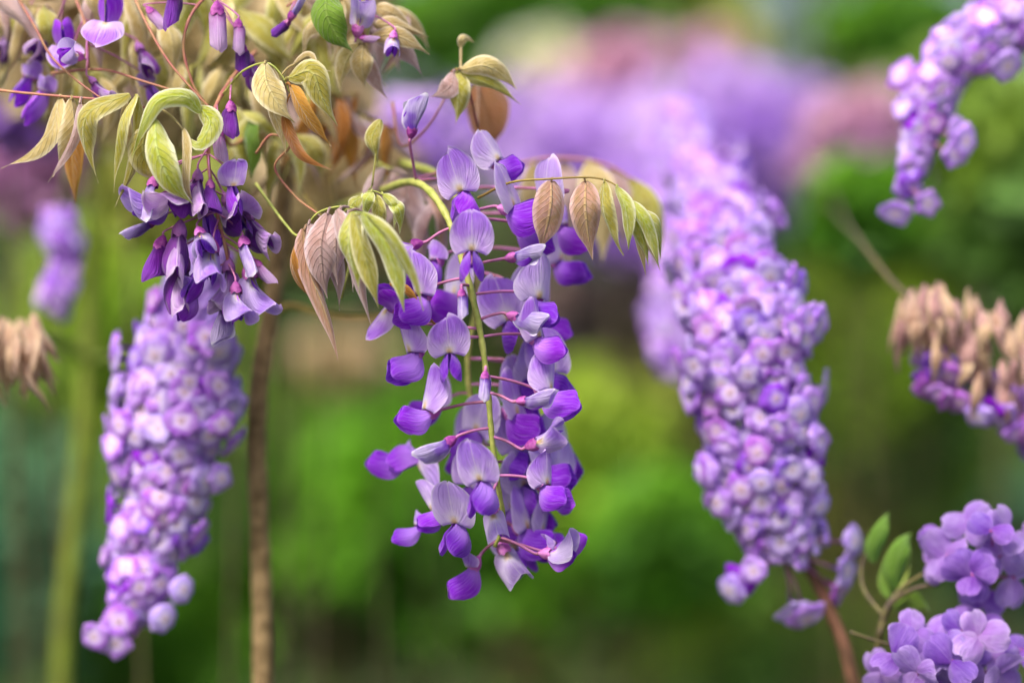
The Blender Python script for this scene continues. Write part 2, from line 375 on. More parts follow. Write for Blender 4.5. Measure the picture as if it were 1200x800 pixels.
def raceme_root(name, pts, r0, r1, mat, label, group=None):
    P = path3(pts, 7); root = thing(name, P[0], label, 'flower cluster', group)
    b = MB(); m = len(P) - 1
    rn = random.Random(int(pts[0][0])); b.tube([p - root.location for p in P], [lerp(r0, r1, i / m) * (1 + .12 * math.sin(i * 1.9)) for i in range(m + 1)], 8)
    link('stalk', b.mesh('stalk'), M[mat], root); root['label'] = label
    return root, P
def near_py(P, py):
    z = lambda p: 400 - (p.z - CAMZ) / (PX * (DIST + p.y) / DIST)
    return min(P, key=lambda p: abs(z(p) - py)).copy()

RG = 'wisteria racemes hanging from the vine'
# --- the sharp raceme
ra, PA = raceme_root('wisteria_raceme', [(395, 244, 12), (440, 226, 7), (488, 214, 3), (522, 250, 1), (545, 315, 0), (562, 385, -.2), (571, 450, -.2), (577, 520, 0), (584, 570, .3), (590, 612, 1), (580, 640, 1.5)],
    .0020, .0009, 'rachis', 'sharp purple wisteria raceme of open pea flowers and buds hanging at the middle')
fr = random.Random(12)
def fa(px, py, d, F, kind, size=1.0, U=None, ay=None, seed=0, **k):
    U = U or (0, 1, 0); U = (U[0] + fr.uniform(-.3, .3), U[1], U[2] + fr.uniform(-.2, .25)); F = (F[0] + fr.uniform(-.12, .12), F[1] + fr.uniform(-.14, .14), F[2]); size *= fr.uniform(.9, 1.12)
    if kind in ('side', 'sidep'): F = (F[0], F[1], F[2] + .42)
    flower(ra, px, py, d, F, kind, U, size, near_py(PA, ay if ay is not None else py - 6), seed, **k)
fa(481, 163, 1.5, (.12, 1, .15), 'fat', .86, (1, 0, .3), 214)
fa(545, 214, .3, (-.20, -.80, .62), 'open', .93, (-.12, 1, 0), 232, 1)
fa(572, 190, 2.4, (.95, -.12, .25), 'sidep', .98, (-.25, 1, .35), 235, 2)
fa(583, 243, 1.2, (.92, -.10, .35), 'pale', .96, (-.45, 1, .35), 262, 3)
fa(553, 284, -.9, (-.08, -.72, .70), 'open', .98, (.10, 1, 0), 302, 4, stamen=True)
fa(591, 303, -.6, (1, .0, .1), 'bud', .70, (.1, 1, .3), 313)
fa(496, 284, .8, (-1, -.25, .1), 'half', .80, None, 268, 6)
fa(506, 338, .3, (-.62, -.62, .30), 'side', 1.05, (-.55, 1, .35), 322, 7)
fa(497, 404, .6, (-.75, -.72, .15), 'side', 1.12, (-.75, .8, .35), 395, 8)
fa(541, 338, -.8, (-.06, -1, .3), 'fbud', .62, (.1, .3, 1), 330)
fa(527, 404, -.6, (-.02, -.82, .60), 'open', .88, (.02, 1, 0), 392, 10)
fa(516, 480, .0, (-1, -.32, .12), 'side', 1.06, (-.35, 1, .30), 466, 11)
fa(569, 434, -1.0, (-.04, -1, .25), 'fbud', .66, (.1, .2, 1), 428)
fa(535, 512, -.6, (-.92, -.42, .15), 'fat', .78, (-.2, .9, .5), 503, 13)
fa(569, 551, -1.2, (-.10, -.78, .64), 'open', 1.0, (-.02, 1, 0), 540, 14)
fa(593, 368, -.4, (1, -.24, .15), 'fat', .80, (.15, 1, .25), 376)
fa(604, 470, -.8, (1, -.10, .15), 'fat', .74, (.0, 1, .35), 462)
fa(615, 524, -.3, (.95, .22, .15), 'half', .82, (-.2, .5, 1), 512, 17)
fa(617, 393, .2, (.82, -.32, .2), 'side', 1.02, (.25, 1, .35), 396, 18)
fa(626, 455, .6, (.85, -.50, .15), 'side', 1.04, (.6, 1, .1), 442, 19)
fa(619, 345, 1.3, (.45, -.45, .15), 'sidep', 1.02, (.35, 1, .5), 344, 20)
fa(627, 563, .0, (.78, -.48, .25), 'side', .96, (.35, 1, .5), 556, 21)
fa(575, 588, -.5, (.1, -.85, -.1), 'halfp', .82, (0.1, .4, 1), 566, 22)
fa(631, 648, .8, (1, -.05, .25), 'halfp', .80, (.0, 1, .3), 628, 23)
fa(541, 600, 1.4, (-.25, -.75, .6), 'pale', .98, (-.05, 1, 0), 590, 24)
fa(520, 590, 2.6, (-.75, -.6, .2), 'sidep', .88, (-1, .25, .2), 588, 25)
fa(585, 632, 1.8, (.35, -.85, .0), 'halfp', .90, (.2, .4, 1), 610, 26)
fa(562, 652, 2.2, (-.55, -.85, .1), 'keel', .92, (-.8, .3, 0), 632, 27)
fa(655, 226, 2.2, (-.5, -.5, .3), 'pale', .86, (.1, 1, 0), 240, 29)
fa(598, 262, 2.6, (.7, -.6, .15), 'keel', .9, (.2, 1, 0), 256, 30)
fa(640, 644, 1.6, (.9, .25, .2), 'keel', .8, (.3, 1, .2), 632, 41)
fa(500, 612, 3.2, (-.7, -.5, .3), 'keel', .72, (-.5, 1, .2), 596, 42)
fa(462, 372, 1.8, (-.3, .8, .3), 'side', .8, (-.6, .4, .5), 388, 43)
# --- its softer neighbour just behind
rb, PB = raceme_root('wisteria_raceme', [(470, 190, 10), (520, 210, 7), (548, 270, 6), (560, 340, 5.4), (548, 420, 5), (556, 490, 5), (580, 560, 5), (604, 615, 5.5), (612, 640, 6)],
    .0018, .0009, 'rachis', 'out of focus pale wisteria raceme hanging right behind the sharp one')
rn = random.Random(5)
back = [(585, 590, 'pale'), (560, 560, 'open'), (605, 560, 'pale'), (618, 616, 'pale'), (596, 640, 'open'), (636, 530, 'pale'), (570, 500, 'pale'), (604, 430, 'pale'), (588, 480, 'open'), (592, 330, 'pale'), (548, 345, 'pale'), (590, 372, 'open'), (640, 300, 'sidep'), (520, 300, 'keel'), (636, 430, 'open'), (590, 455, 'pale'),
        (528, 465, 'side'), (596, 520, 'pale'), (625, 545, 'open'), (612, 590, 'side'), (600, 615, 'open'),
        (560, 520, 'pale'), (640, 560, 'pale'), (622, 362, 'sidep'), (648, 258, 'keel')]
for i, (x, y, k) in enumerate(back):
    sgn = 1 if x > 575 else -1
    flower(rb, x, y, 4.2 + rn.uniform(-.9, 2.0), (sgn * rn.uniform(.3, .9), -rn.uniform(.3, .7), rn.uniform(.1, .8)), k, (rn.uniform(-.4, .4), 1, .2), rn.uniform(.88, 1.05), near_py(PB, y - 8), 100 + i)
flower(rb, 508, 540, 4.5, (-1, -.05, .1), 'sidep', (.1, -.6, .6), 1.0, near_py(PB, 500), 150)
flower(rb, 488, 536, 4.8, (-1, -.12, .2), 'keel', (0, 1, 0), .95, near_py(PB, 500), 151)

# --- wilting raceme at upper left
rc, PC = raceme_root('wisteria_raceme', [(300, 60, 5), (272, 92, 3), (252, 128, 1.6), (244, 180, 1), (252, 240, 1), (266, 300, 1), (268, 350, 1.2)],
    .0011, .0007, 'redstalk', 'wilting dark purple wisteria raceme under the curled green leaves at upper left')
wl = [(270, 118, 'darkbud', (.05, -1, .1), .80), (256, 148, 'pinkbud', (.1, -1, .1), .72), (182, 206, 'fat', (-.2, -.9, .3), .85), (206, 226, 'half', (-.7, -.4, .2), 1.0), (232, 198, 'wilt', (0, -1, .2), 1.0),
      (184, 256, 'fat', (-.8, -.5, .5), .8), (212, 258, 'wilt', (-.1, -1, .2), 1.35), (238, 236, 'keel', (.3, -1, .3), 1.0), (262, 226, 'wilt2', (.4, -.7, .3), 1.15), (286, 246, 'wilt', (.5, -.8, .2), 1.1),
      (250, 280, 'half', (-.1, -1, .3), 1.05), (284, 276, 'fat', (.25, -.9, .4), .9), (268, 302, 'wilt', (0, -1, .2), 1.2), (216, 296, 'wilt', (-.1, -1, .1), 1.35), (298, 304, 'pinkbud', (.6, -.8, .1), .62),
      (262, 350, 'fat', (0, -1, .2), .80), (242, 304, 'keel', (-.4, -.8, .3), 1.0), (290, 308, 'half', (.2, -1, .1), 1.1), (192, 276, 'darkbud', (-.3, -1, .1), 1.0), (232, 266, 'halfp', (.3, -.8, .6), .85), (200, 204, 'wilt2', (.2, -.9, .2), 1.0), (270, 205, 'side', (.2, -.9, .3), .85),
      (246, 210, 'darkbud', (.1, -1, .2), .7), (226, 330, 'keel', (-.3, -1, .2), .8), (276, 330, 'half', (.1, -1, .3), .9)]
for i, (x, y, k, F, s) in enumerate(wl):
    flower(rc, x, y, rn.uniform(-.6, 1.8), F, k, (rn.uniform(-.7, .7), .5, rn.uniform(.2, 1)), s, near_py(PC, y - 26), 200 + i, pr=.00042)

# --- bud stalks at the very top
def budstalk(pts, buds, label, mat='redstalk', r=.0009):
    root, P = raceme_root('wisteria_raceme', pts, r, r * .6, mat, label)
    for i, (x, y, d, F, k, s) in enumerate(buds):
        a = min(P, key=lambda p: (p - (at(x, y, d) + Vector((0, 0, .012)))).length).copy()
        flower(root, x, y, d, F, k, (rn.uniform(-.3, .3), .4, 1), s, a, 300 + i + int(x), pr=.0004)
    return root
budstalk([(330, -60, 6), (280, -30, 4), (232, 6, 2), (215, 50, 1.5), (225, 96, 1.5), (238, 118, 1.6)],
    [(204, -16, 1.5, (-.05, -1, .1), 'darkbud', .85), (254, 2, 1, (.05, -1, .1), 'pinkbud', .98), (279, 22, 1.6, (.05, -1, .1), 'pinkbud', .66), (284, 50, 2, (0, -1, .1), 'darkbud', .7), (172, 8, 2.5, (.5, -.6, .1), 'pinkbud', .6), (290, 62, 2.5, (.3, -1, .1), 'wilt', .9)],
    'reddish flower stalk with pale pink hanging buds at the top edge left of centre')
budstalk([(400, -80, 5), (370, -40, 4), (352, -6, 3), (336, 8, 3)],
    [(341, 24, 2.5, (-.6, -.5, .2), 'darkbud', .5), (338, 24, 2.2, (.55, .75, .2), 'fat', .62)],
    'short stalk with one dark and one striped purple bud at the top edge')
budstalk([(470, -60, 6), (440, -10, 4), (424, 30, 3), (430, 46, 3)],
    [(417, 44, 2.5, (.2, .9, .1), 'halfp', .85), (462, 36, 2.2, (-.1, -1, .3), 'halfp', .62), (420, 44, 2.5, (.7, -.1, .1), 'pinkbud', .4)],
    'stalk with two very pale lilac petals above the tan leaves at the top')
budstalk([(60, -60, 8), (80, -20, 5), (100, 30, 3.5), (104, 80, 3)],
    [(124, 44, 3, (.1, 1, .1), 'open', .88), (98, 68, 2.4, (-.5, .1, .6), 'halfp', .7), (78, 70, 4, (-.1, .9, .1), 'open', .8), (60, 94, 5, (-.5, -.8, .2), 'keel', .95), (104, 90, 2.6, (.6, -.7, .1), 'wilt', .7),
     (66, 40, 6, (-.3, -.3, .3), 'wilt', .9), (40, 80, 6, (-.3, -.6, .3), 'keel', .9), (170, 90, 5, (.3, -.6, .3), 'keel', .8), (20, 30, 7, (-.3, -.6, .3), 'wilt', .9), (160, 50, 5, (.3, -.6, .3), 'wilt', .9)],
    'blurred lilac and violet wisteria flowers in the top left corner')

# ------------------------------------------------------------------ leaves
def leaflet(root, pts, width, mat, roll=0, fold=.5, rn=None, name='leaflet', tail=True, wave=.06, nv=8):
    """pts: pixel/depth spine from the stalk to the tip; width in pixels; roll turns it edge-on"""
    P = catmull([at(*p) for p in pts], 6); n = len(P) - 1; rn = rn or random
    W = width * ppx(pts[0][2]) / 2; a1 = rn.uniform(0, 6); tw = rn.uniform(-.5, .5)
    L = sum((P[i+1] - P[i]).length for i in range(n)); sides = []
    for i in range(n + 1):
        t = (P[min(i+1, n)] - P[max(i-1, 0)]).normalized()
        face = Vector((0, -1, 0)); face = (face - t * face.dot(t)); face = face.normalized() if face.length > 1e-3 else t.orthogonal().normalized()
        q = Quaternion(t, R(roll) + tw * (i / n)); face = q @ face
        sides.append((face.cross(t).normalized(), face))
    def prof(t):
        b = bell(max(.0, min(1, t * .98 + .01)), .62, 1.15)
        if tail: b = b * (1 - .45 * smooth((t - .62) / .3)) + .05 * (1 - t)
        return max(b, .03 * (1 - t))
    def fn(u, v):
        i = round(u * n); s = v * 2 - 1; sd_, fc = sides[i]; wd = W * prof(u)
        f = fold; a = wd * abs(s)
        f = fold * (1 + .5 * math.sin(5 * u + a1)); off = -a * math.sin(f) + W * wave * math.sin(9 * u + a1 + (1.6 if s > 0 else 0)) * s * s * 2 + .12 * wd * (1 - (2 * abs(s) - 1) ** 2)
        return P[i] + sd_ * (math.copysign(a * math.cos(f), s)) + fc * off - root.location
    b = MB(); b.grid(fn, n, nv)
    return link(name, b.mesh(name), M[mat], root)
def leaf(pts, leaflets, label, stalk='olivestalk', r=.0006, name='wisteria_leaf', group='young leaves of the wisteria'):
    """leaflets: list of (pts, width, mat, roll, fold)"""
    P = path3(pts, 6); root = thing(name, P[0], label, 'leaf', group); m = len(P) - 1
    b = MB(); b.tube([p - root.location for p in P], [lerp(r, r * .45, i / m) for i in range(m + 1)], 7)
    link('stalk', b.mesh('stalk'), M[stalk], root); lr = random.Random(int(pts[0][0] * 3 + pts[0][1]))
    for L in leaflets:
        p0 = L[0][0]; p = at(*p0); q = min(P, key=lambda a: (a - p).length)
        if (q - p).length > .0004:
            b = MB(); b.tube(catmull([q - root.location, (q + p) / 2 - root.location + Vector((0, 0, .0008)), p - root.location + (at(*L[0][1]) - p) * .05], 3), r * .8, 6); link('leaflet_stalk', b.mesh('leaflet_stalk'), M[L[2]], root)
        leaflet(root, L[0], L[1], L[2], L[3] if len(L) > 3 else 0, L[4] if len(L) > 4 else .35, lr)
    return root
def hang(x, y, d, dx, dy, ln=None, curl=0, dd=0):
    """spine from a base pixel: three points toward (x+dx, y+dy) bulging sideways by curl"""
    nx, ny = -dy, dx; L = math.hypot(dx, dy) or 1; nx /= L; ny /= L
    return [(x, y, d), (x + dx * .33 + nx * curl, y + dy * .33 + ny * curl, d - .3 + dd * .3), (x + dx * .68 + nx * curl * .8, y + dy * .68 + ny * curl * .8, d + dd * .7), (x + dx, y + dy, d + .4 + dd)]

leaf([(560, 232, 1.5), (598, 214, .6), (640, 210, 0), (690, 208, -.2), (716, 214, -.3), (738, 232, -.4), (750, 252, -.4)], [
    (hang(646, 212, 0, -14, 84, curl=-4), 40, 'leaf_pink', -18, .22), (hang(686, 212, -.1, 8, 92, curl=3), 36, 'leaf_pink', 12, .2),
    (hang(708, 213, -.3, 23, 86, curl=9), 26, 'leaf_olive', 35, .5), (hang(722, 219, -.6, 14, 74, curl=-6), 22, 'leaf_lime', 20, .5), (hang(732, 229, -.2, 28, 84, curl=-5), 24, 'leaf_lime', -15, .55),
    (hang(738, 236, -.7, 34, 76, curl=-6), 22, 'leaf_lime', 20, .5), (hang(744, 244, -.4, 30, 60, curl=-12), 20, 'leaf_lime', -30, .6), (hang(735, 240, .2, 22, 84, curl=-3), 13, 'leaf_tan', 10, .5), (hang(742, 252, .0, 32, 66, curl=-3), 12, 'leaf_tan', 10, .5)],
    'arching compound leaf right of the sharp raceme, pinkish leaflets turning lime at the tip')
leaf([(585, 200, 13), (640, 186, 12), (700, 190, 11), (742, 212, 11), (762, 240, 11)], [
    (hang(660, 190, 12, 6, 120), 40, 'leaf_mauve'), (hang(690, 190, 11, 16, 120, curl=-5), 46, 'leaf_tan'), (hang(718, 198, 11, 14, 96, curl=-5), 40, 'leaf_mauve'), (hang(740, 210, 11, 18, 90, curl=-5), 40, 'leaf_olive'), (hang(748, 216, 11, 20, 100, curl=-9), 30, 'leaf_olive', 0, .3),
    (hang(625, 192, 12, 0, 100), 34, 'leaf_tan')],
    'blurred arching leaf right behind the lime tipped leaf', stalk='redstalk', r=.0009)
leaf([(300, 215, 3), (334, 262, 1.5), (352, 276, .8), (372, 250, .2), (404, 242, -.3), (434, 252, -1.2), (452, 262, -2)], [
    (hang(362, 262, .3, 20, 90, curl=12), 34, 'leaf_mauve', 40, .4), (hang(350, 276, .2, 16, 76, curl=14), 15, 'leaf_orange', 30, .6), ([(356, 268, .2), (360, 310, .0), (384, 374, 0), (396, 422, .2)], 26, 'leaf_pink', -30, .5),
    (hang(384, 250, -.2, 0, 100, curl=8), 40, 'leaf_mauve', 10, .4), (hang(394, 246, -1.2, 20, 96, curl=-4), 28, 'leaf_mauve', 20, .5), (hang(376, 254, .6, 22, 110, curl=-4), 28, 'leaf_mauve', 30, .3),
    (hang(412, 248, -2.4, 10, 96, curl=7), 38, 'leaf_lime', 25, .5), (hang(424, 250, -3.2, 50, 116, curl=-10), 34, 'leaf_lime', 10, .55), (hang(414, 250, -2.8, 30, 112, curl=0), 30, 'leaf_olive', -10, .5), (hang(430, 252, -3.4, 66, 112, curl=-10), 22, 'leaf_lime', 30, .5),
    (hang(408, 246, -1.5, 28, 140, curl=5), 18, 'leaf_mauve', 20, .5), (hang(400, 246, -.2, -4, 88, curl=5), 34, 'leaf_mauve', 0, .5)],
    'drooping cluster of mauve and lime leaflets left of the sharp raceme', stalk='rachis', r=.0007)
leaf([(392, 262, 2), (414, 238, .8), (436, 224, .2), (458, 234, .2)], [
    (hang(424, 230, .3, -12, 36, curl=8), 20, 'leaf_lime', 20, .4), (hang(436, 225, 0, -6, 30, curl=5), 20, 'leaf_lime', 20, .4), (hang(448, 228, 0, 14, 40, curl=-6), 18, 'leaf_lime', 20, .5), (hang(456, 234, 0, 12, 40, curl=-8), 18, 'leaf_lime', -20, .4), (hang(440, 228, .5, 6, 60, curl=-2), 18, 'leaf_olive', 10, .4)],
    'small bright green leaf bunch just opening above the mauve leaflets', stalk='rachis')
leaf([(478, 318, 2), (466, 322, 1), (458, 334, .2)], [([(457, 334, .1), (476, 344, -.4), (492, 364, 0), (522, 392, .6)], 17, 'leaf_orange', 40, .5)], 'single amber leaflet lying across the violet petals left of the raceme')
# upper left sprigs
leaf([(-60, 96, 3), (0, 106, 1.6), (60, 112, 1), (130, 118, .6), (170, 126, .6)], [
    (hang(70, 114, 1, -68, 84, curl=-16), 30, 'leaf_tan', 30, .45), (hang(84, 116, .8, -22, 92, curl=-10), 30, 'leaf_tan', -40, .4), (hang(94, 120, .6, -38, 94, curl=-8), 15, 'leaf_mauve', 20, .4), (hang(82, 120, 3.5, 6, 120, curl=0), 30, 'leaf_orange', 20, .3), (hang(96, 120, 1.2, 8, 60, curl=5), 16, 'leaf_tan', 20, .4),
    (hang(152, 110, -.2, -36, 104, curl=38), 34, 'leaf_olive', 30, .5), (hang(160, 110, -.5, -26, 116, curl=10), 22, 'leaf_olive', 50, .5), (hang(162, 112, -.2, -28, 132, curl=-12), 18, 'leaf_olive', -30, .5), (hang(146, 118, .4, 10, 80, curl=4), 18, 'leaf_tan', 30, .5)],
    'long sprig at the left edge with tan and olive leaflets hanging from a reddish stalk', stalk='redstalk', r=.0008)
leaf([(250, 130, 1), (236, 128, .4), (220, 120, -.2), (198, 122, -.8), (182, 136, -1.2)], [
    ([(236, 132, -.6), (218, 114, -1.4), (186, 118, -1.8), (168, 150, -1.4), (154, 186, -.6)], 24, 'leaf_lime', 20, .3), ([(182, 140, -1.4), (184, 176, -2), (202, 216, -1.6), (226, 240, -.8)], 40, 'leaf_lime', 0, .5),
    ([(170, 150, -.9), (168, 180, -.4), (180, 200, 0), (190, 210, 0)], 36, 'leaf_olive', 0, .2), ([(234, 126, -.6), (246, 144, -1), (232, 168, -1.2), (220, 162, -.8)], 30, 'leaf_lime', 10, .4), ([(214, 150, -1), (216, 180, -1.2), (218, 220, -.8), (226, 238, -.4)], 18, 'leaf_tan', 30, .5)],
    'curled yellow green leaf rolled into a loop above the wilting flowers', stalk='rachis')
leaf([(262, 110, 2), (284, 84, 1), (312, 74, .2), (330, 88, 0), (340, 110, .2)], [
    ([(310, 74, 0), (312, 96, -.4), (326, 122, -.4), (346, 144, 0)], 40, 'leaf_tan', 0, .45), ([(338, 92, -.2), (364, 84, -.6), (378, 116, -.4), (396, 148, 0)], 34, 'leaf_olive', -15, .3), ([(340, 100, -.2), (352, 124, -.5), (370, 152, -.3), (388, 172, 0)], 24, 'leaf_orange', 30, .4),
    ([(332, 134, 0), (340, 160, 0), (356, 184, 0), (390, 200, .2)], 18, 'leaf_orange', 10, .5), ([(318, 80, .3), (318, 120, .6), (328, 150, .6), (334, 180, .6)], 26, 'leaf_tan', 30, .4), ([(344, 76, .2), (362, 66, 0), (370, 80, 0), (388, 84, .2)], 12, 'leaf_tan', 30, .5)],
    'fine veined tan and amber leaflets with pale rims left of centre top', stalk='rachis')
leaf([(560, 150, 5), (548, 100, 3.6), (540, 82, 3), (528, 84, 3)], [
    (hang(536, 84, 3, -2, 62, curl=-2), 28, 'leaf_olive', 0, .3), (hang(532, 84, 3, -28, 30, curl=-8), 26, 'leaf_mauve', 0, .3), (hang(540, 82, 2.6, 66, 24, curl=-14), 26, 'leaf_tan', 0, .4), (hang(540, 88, 3, 70, 34, curl=-4), 20, 'leaf_olive', 20, .5), (hang(540, 56, 4, 16, -6, curl=-8), 12, 'leaf_tan', 20, .4), (hang(560, 98, 9, 12, 84, curl=-4), 56, 'leaf_brown', 10, .3)],
    'star shaped young leaf with a reddish stalk above the bud at top centre', stalk='redstalk', r=.0008)
leaf([(440, -20, 5), (436, 14, 3.5), (430, 44, 3), (424, 54, 3)], [
    (hang(426, 52, 2.8, 2, 52, curl=3), 28, 'leaf_tan', 0, .4), (hang(420, 52, 3, -22, 56, curl=6), 26, 'leaf_tan', 0, .4), (hang(434, 44, 2.6, 70, 20, curl=-10), 24, 'leaf_tan', 0, .4), (hang(434, 40, 3.4, 62, 50, curl=-8), 26, 'leaf_mauve', 20, .4), (hang(438, 30, 3.4, 64, 14, curl=-6), 22, 'leaf_tan', 0, .5), (hang(440, 10, 3.6, 44, 30, curl=-6), 22, 'leaf_tan', 0, .4), (hang(424, 56, 3.6, 30, 60, curl=3), 22, 'leaf_mauve', 0, .4), (hang(440, 6, 4, 30, 24, curl=-3), 18, 'leaf_tan', 0, .4)],
    'bunch of pale tan leaflets fanning right from the top edge', stalk='rachis')
leaf([(410, -40, 3), (400, -10, 2), (396, 4, 2)], [([(384, -12, 2), (382, 14, 1.4), (396, 44, 1.6), (414, 62, 2)], 40, 'leaf_green', 10, .4), ([(400, 0, 3), (386, 20, 3), (362, 36, 3), (356, 66, 3)], 34, 'leaf_tan', 20, .2)], 'single fresh green leaf pointing down at the top edge', stalk='rachis')
# sprays of blurred leaflets filling the top left corner behind the flowers
def spray(x0, y0, x1, y1, d, n, mats, lmin, lmax, label, seed, width=24, sway=.5, stalk='olivestalk'):
    r_ = random.Random(seed); pts = [(x0, y0, d + 2), ((x0*2+x1)/3, (y0*2+y1)/3 + r_.uniform(-6, 6), d + 1), ((x0+x1*2)/3, (y0+y1*2)/3 + r_.uniform(-6, 6), d), (x1, y1, d)]
    ls = []
    n = int(n * 1.35)
    for i in range(n):
        t = .15 + .85 * i / max(1, n - 1); bx, by = lerp(x0, x1, t), lerp(y0, y1, t); ln = r_.uniform(lmin, lmax)
        a = r_.uniform(-sway, sway) + (.35 if i % 2 else -.35)
        ls.append((hang(bx + r_.uniform(-4, 4), by + r_.uniform(-3, 3), d + r_.uniform(-1.2, 1.2), math.sin(a) * ln, math.cos(a) * ln, curl=r_.uniform(-12, 12)), width * r_.uniform(.6, 1.05), r_.choice(mats), r_.uniform(-60, 60), r_.uniform(.3, .95)))
    return leaf(pts, ls, label, stalk=stalk)
TO = ['leaf_tan', 'leaf_olive', 'leaf_tan', 'leaf_mauve']
spray(-70, -20, 60, 10, 6, 11, TO, 60, 100, 'tan leaflets hanging in the extreme top left corner behind the violet flowers', 1, 30)
spray(60, -50, 190, 20, 6, 12, TO, 60, 110, 'olive and tan leaflets hanging behind the pale buds at top left', 2, 34)
spray(180, -50, 310, 30, 8, 12, ['leaf_tan', 'leaf_olive', 'leaf_olive'], 70, 110, 'olive leaflets hanging behind the pink buds near the top', 3, 36)
spray(300, -40, 400, 30, 9, 11, TO, 60, 120, 'tan leaflets hanging from the top edge above the veined leaflets', 4, 32)
spray(360, -20, 480, 20, 7, 10, ['leaf_tan', 'leaf_tan', 'leaf_mauve'], 60, 90, 'pale tan leaflets at the top edge left of the green background', 5, 26)
spray(10, 60, 150, 100, 7, 9, TO, 50, 90, 'soft tan leaflets in shade behind the reddish left stalk', 6, 30)
spray(150, 60, 300, 90, 8, 10, ['leaf_olive', 'leaf_tan', 'leaf_olive'], 60, 110, 'olive leaflets hanging behind the curled loop leaf', 7, 36)
spray(290, 90, 420, 110, 9, 10, ['leaf_tan', 'leaf_mauve', 'leaf_olive', 'leaf_orange'], 70, 130, 'blurred hanging leaflets behind the veined amber ones', 8, 26)
spray(260, 120, 340, 160, 7, 6, ['leaf_olive', 'leaf_green', 'leaf_olive'], 60, 90, 'olive green leaflets against the top of the woody stem', 9, 36)
spray(380, 120, 460, 150, 10, 7, ['leaf_mauve', 'leaf_orange', 'leaf_tan'], 70, 110, 'blurred amber and mauve leaflets left of the upright bud', 10, 26)
spray(440, 190, 520, 230, 7, 7, ['leaf_mauve', 'leaf_pink', 'leaf_mauve'], 70, 110, 'soft mauve leaflets hanging under the bend of the raceme stalk', 11, 34, stalk='rachis')
leaf([(400, 350, 2), (428, 236, 2), (436, 218, 1.8)], [([(444, 196, 2), (438, 176, 1.6), (436, 160, 1.6), (446, 140, 1.6)][::-1], 20, 'leaf_olive', 10, .5)], 'tiny folded pale green leaflet standing left of the upright bud', stalk='rachis')

# ------------------------------------------------------------------ stems
def stem(name, pts, r0, r1, mat, label, cat='stem', group=None, branches=(), seg=12):
    P = path3(pts, 8); root = thing(name, P[0], label, cat, group); m = len(P) - 1; b = MB(); rr = random.Random(int(pts[0][0]))
    b.tube([p - root.location for p in P], [lerp(r0, r1, i / m) * (1 + rr.uniform(-.06, .06)) for i in range(m + 1)], seg); link('stalk', b.mesh('stalk'), M[mat], root)
    for bp, b0, b1, bm in branches:
        Q = path3(bp, 6); b = MB(); k = len(Q) - 1
        b.tube([q - root.location for q in Q], [lerp(b0, b1, i / k) for i in range(k + 1)], 8); link('branch', b.mesh('branch'), M[bm], root)
    return root
def gpx(px, d):  # pixel row of the ground under a depth
    return 400 + CAMZ / ppx(d)
stem('wisteria_vine', [(300, gpx(300, 13) + 20, 13), (306, 1500, 13), (308, 800, 13), (303, 600, 13), (301, 500, 13), (306, 430, 13), (318, 360, 13), (326, 290, 13), (334, 210, 13), (345, 120, 13), (352, 30, 13), (350, -80, 13), (330, -300, 13)], .0050, .0040, 'bark',
     'upright brown woody vine stem between the left spike and the sharp raceme', 'vine',
     branches=[([(316, 372, 13), (338, 358, 13), (372, 366, 13), (410, 372, 13), (452, 370, 12), (490, 358, 12)], .0020, .0012, 'olivestalk'),
               ([(336, 190, 13), (352, 220, 9), (372, 250, 5), (392, 262, 2)], .0010, .0007, 'olivestalk'),
               ([(346, 120, 13), (300, 150, 8), (270, 170, 5), (252, 130, 1.6)], .0012, .0006, 'redstalk'),
               ([(352, 40, 13), (375, 140, 14), (388, 210, 13), (395, 244, 12)], .0018, .0016, 'olivestalk'),
               ([(350, -80, 13), (380, -90, 8), (430, -80, 6), (470, -60, 6)], .0020, .0010, 'bark'), ([(350, -60, 13), (280, -90, 9), (120, -90, 8), (-70, -80, 6)], .0022, .0010, 'bark')])
stem('plant_stem', [(60, gpx(60, 45) + 20, 45), (66, 1400, 45), (72, 800, 45), (84, 650, 45), (96, 520, 45), (102, 420, 46), (106, 330, 48), (112, 240, 50), (116, 140, 52)], .0056, .0046, 'greenstem_dull',
     'thick out of focus yellow green stem near the left edge', 'stem',
     branches=[([(100, 420, 45), (80, 408, 34), (60, 398, 20), (44, 390, 12.5)], .0036, .0016, 'greenstem'), ([(102, 424, 45), (124, 418, 34), (150, 424, 24), (190, 432, 12)], .0024, .0012, 'greenstem')])

for pts, lab in (([(146, -30, 4), (168, 20, 2.6), (196, 70, 1.8), (232, 112, 1.4), (250, 130, 1.4)], 'thin rosy twig slanting down to the curled loop leaf'),
                 ([(10, -20, 5), (40, 30, 3), (60, 66, 2.4), (92, 96, 1.6), (128, 122, 1)], 'rosy twig crossing the violet flowers in the top left corner'),
                 ([(300, 180, 2), (318, 158, 1.4), (340, 170, 1), (322, 196, 1.6), (346, 230, 2), (372, 250, 1)], 'brown twig hooking below the veined tan leaflets'),
                 ([(60, 86, 4), (120, 82, 3), (170, 96, 2), (240, 118, 1.6)], 'reddish twig running level above the sprig of the left edge'),
                 ([(460, 120, 7), (470, 170, 6), (500, 150, 5), (530, 100, 4)], 'soft mauve twig behind the upright bud')):
    stem('twig', pts, .0007, .0004, 'redstalk', lab, 'twig', 'thin twigs of the wisteria', seg=6)
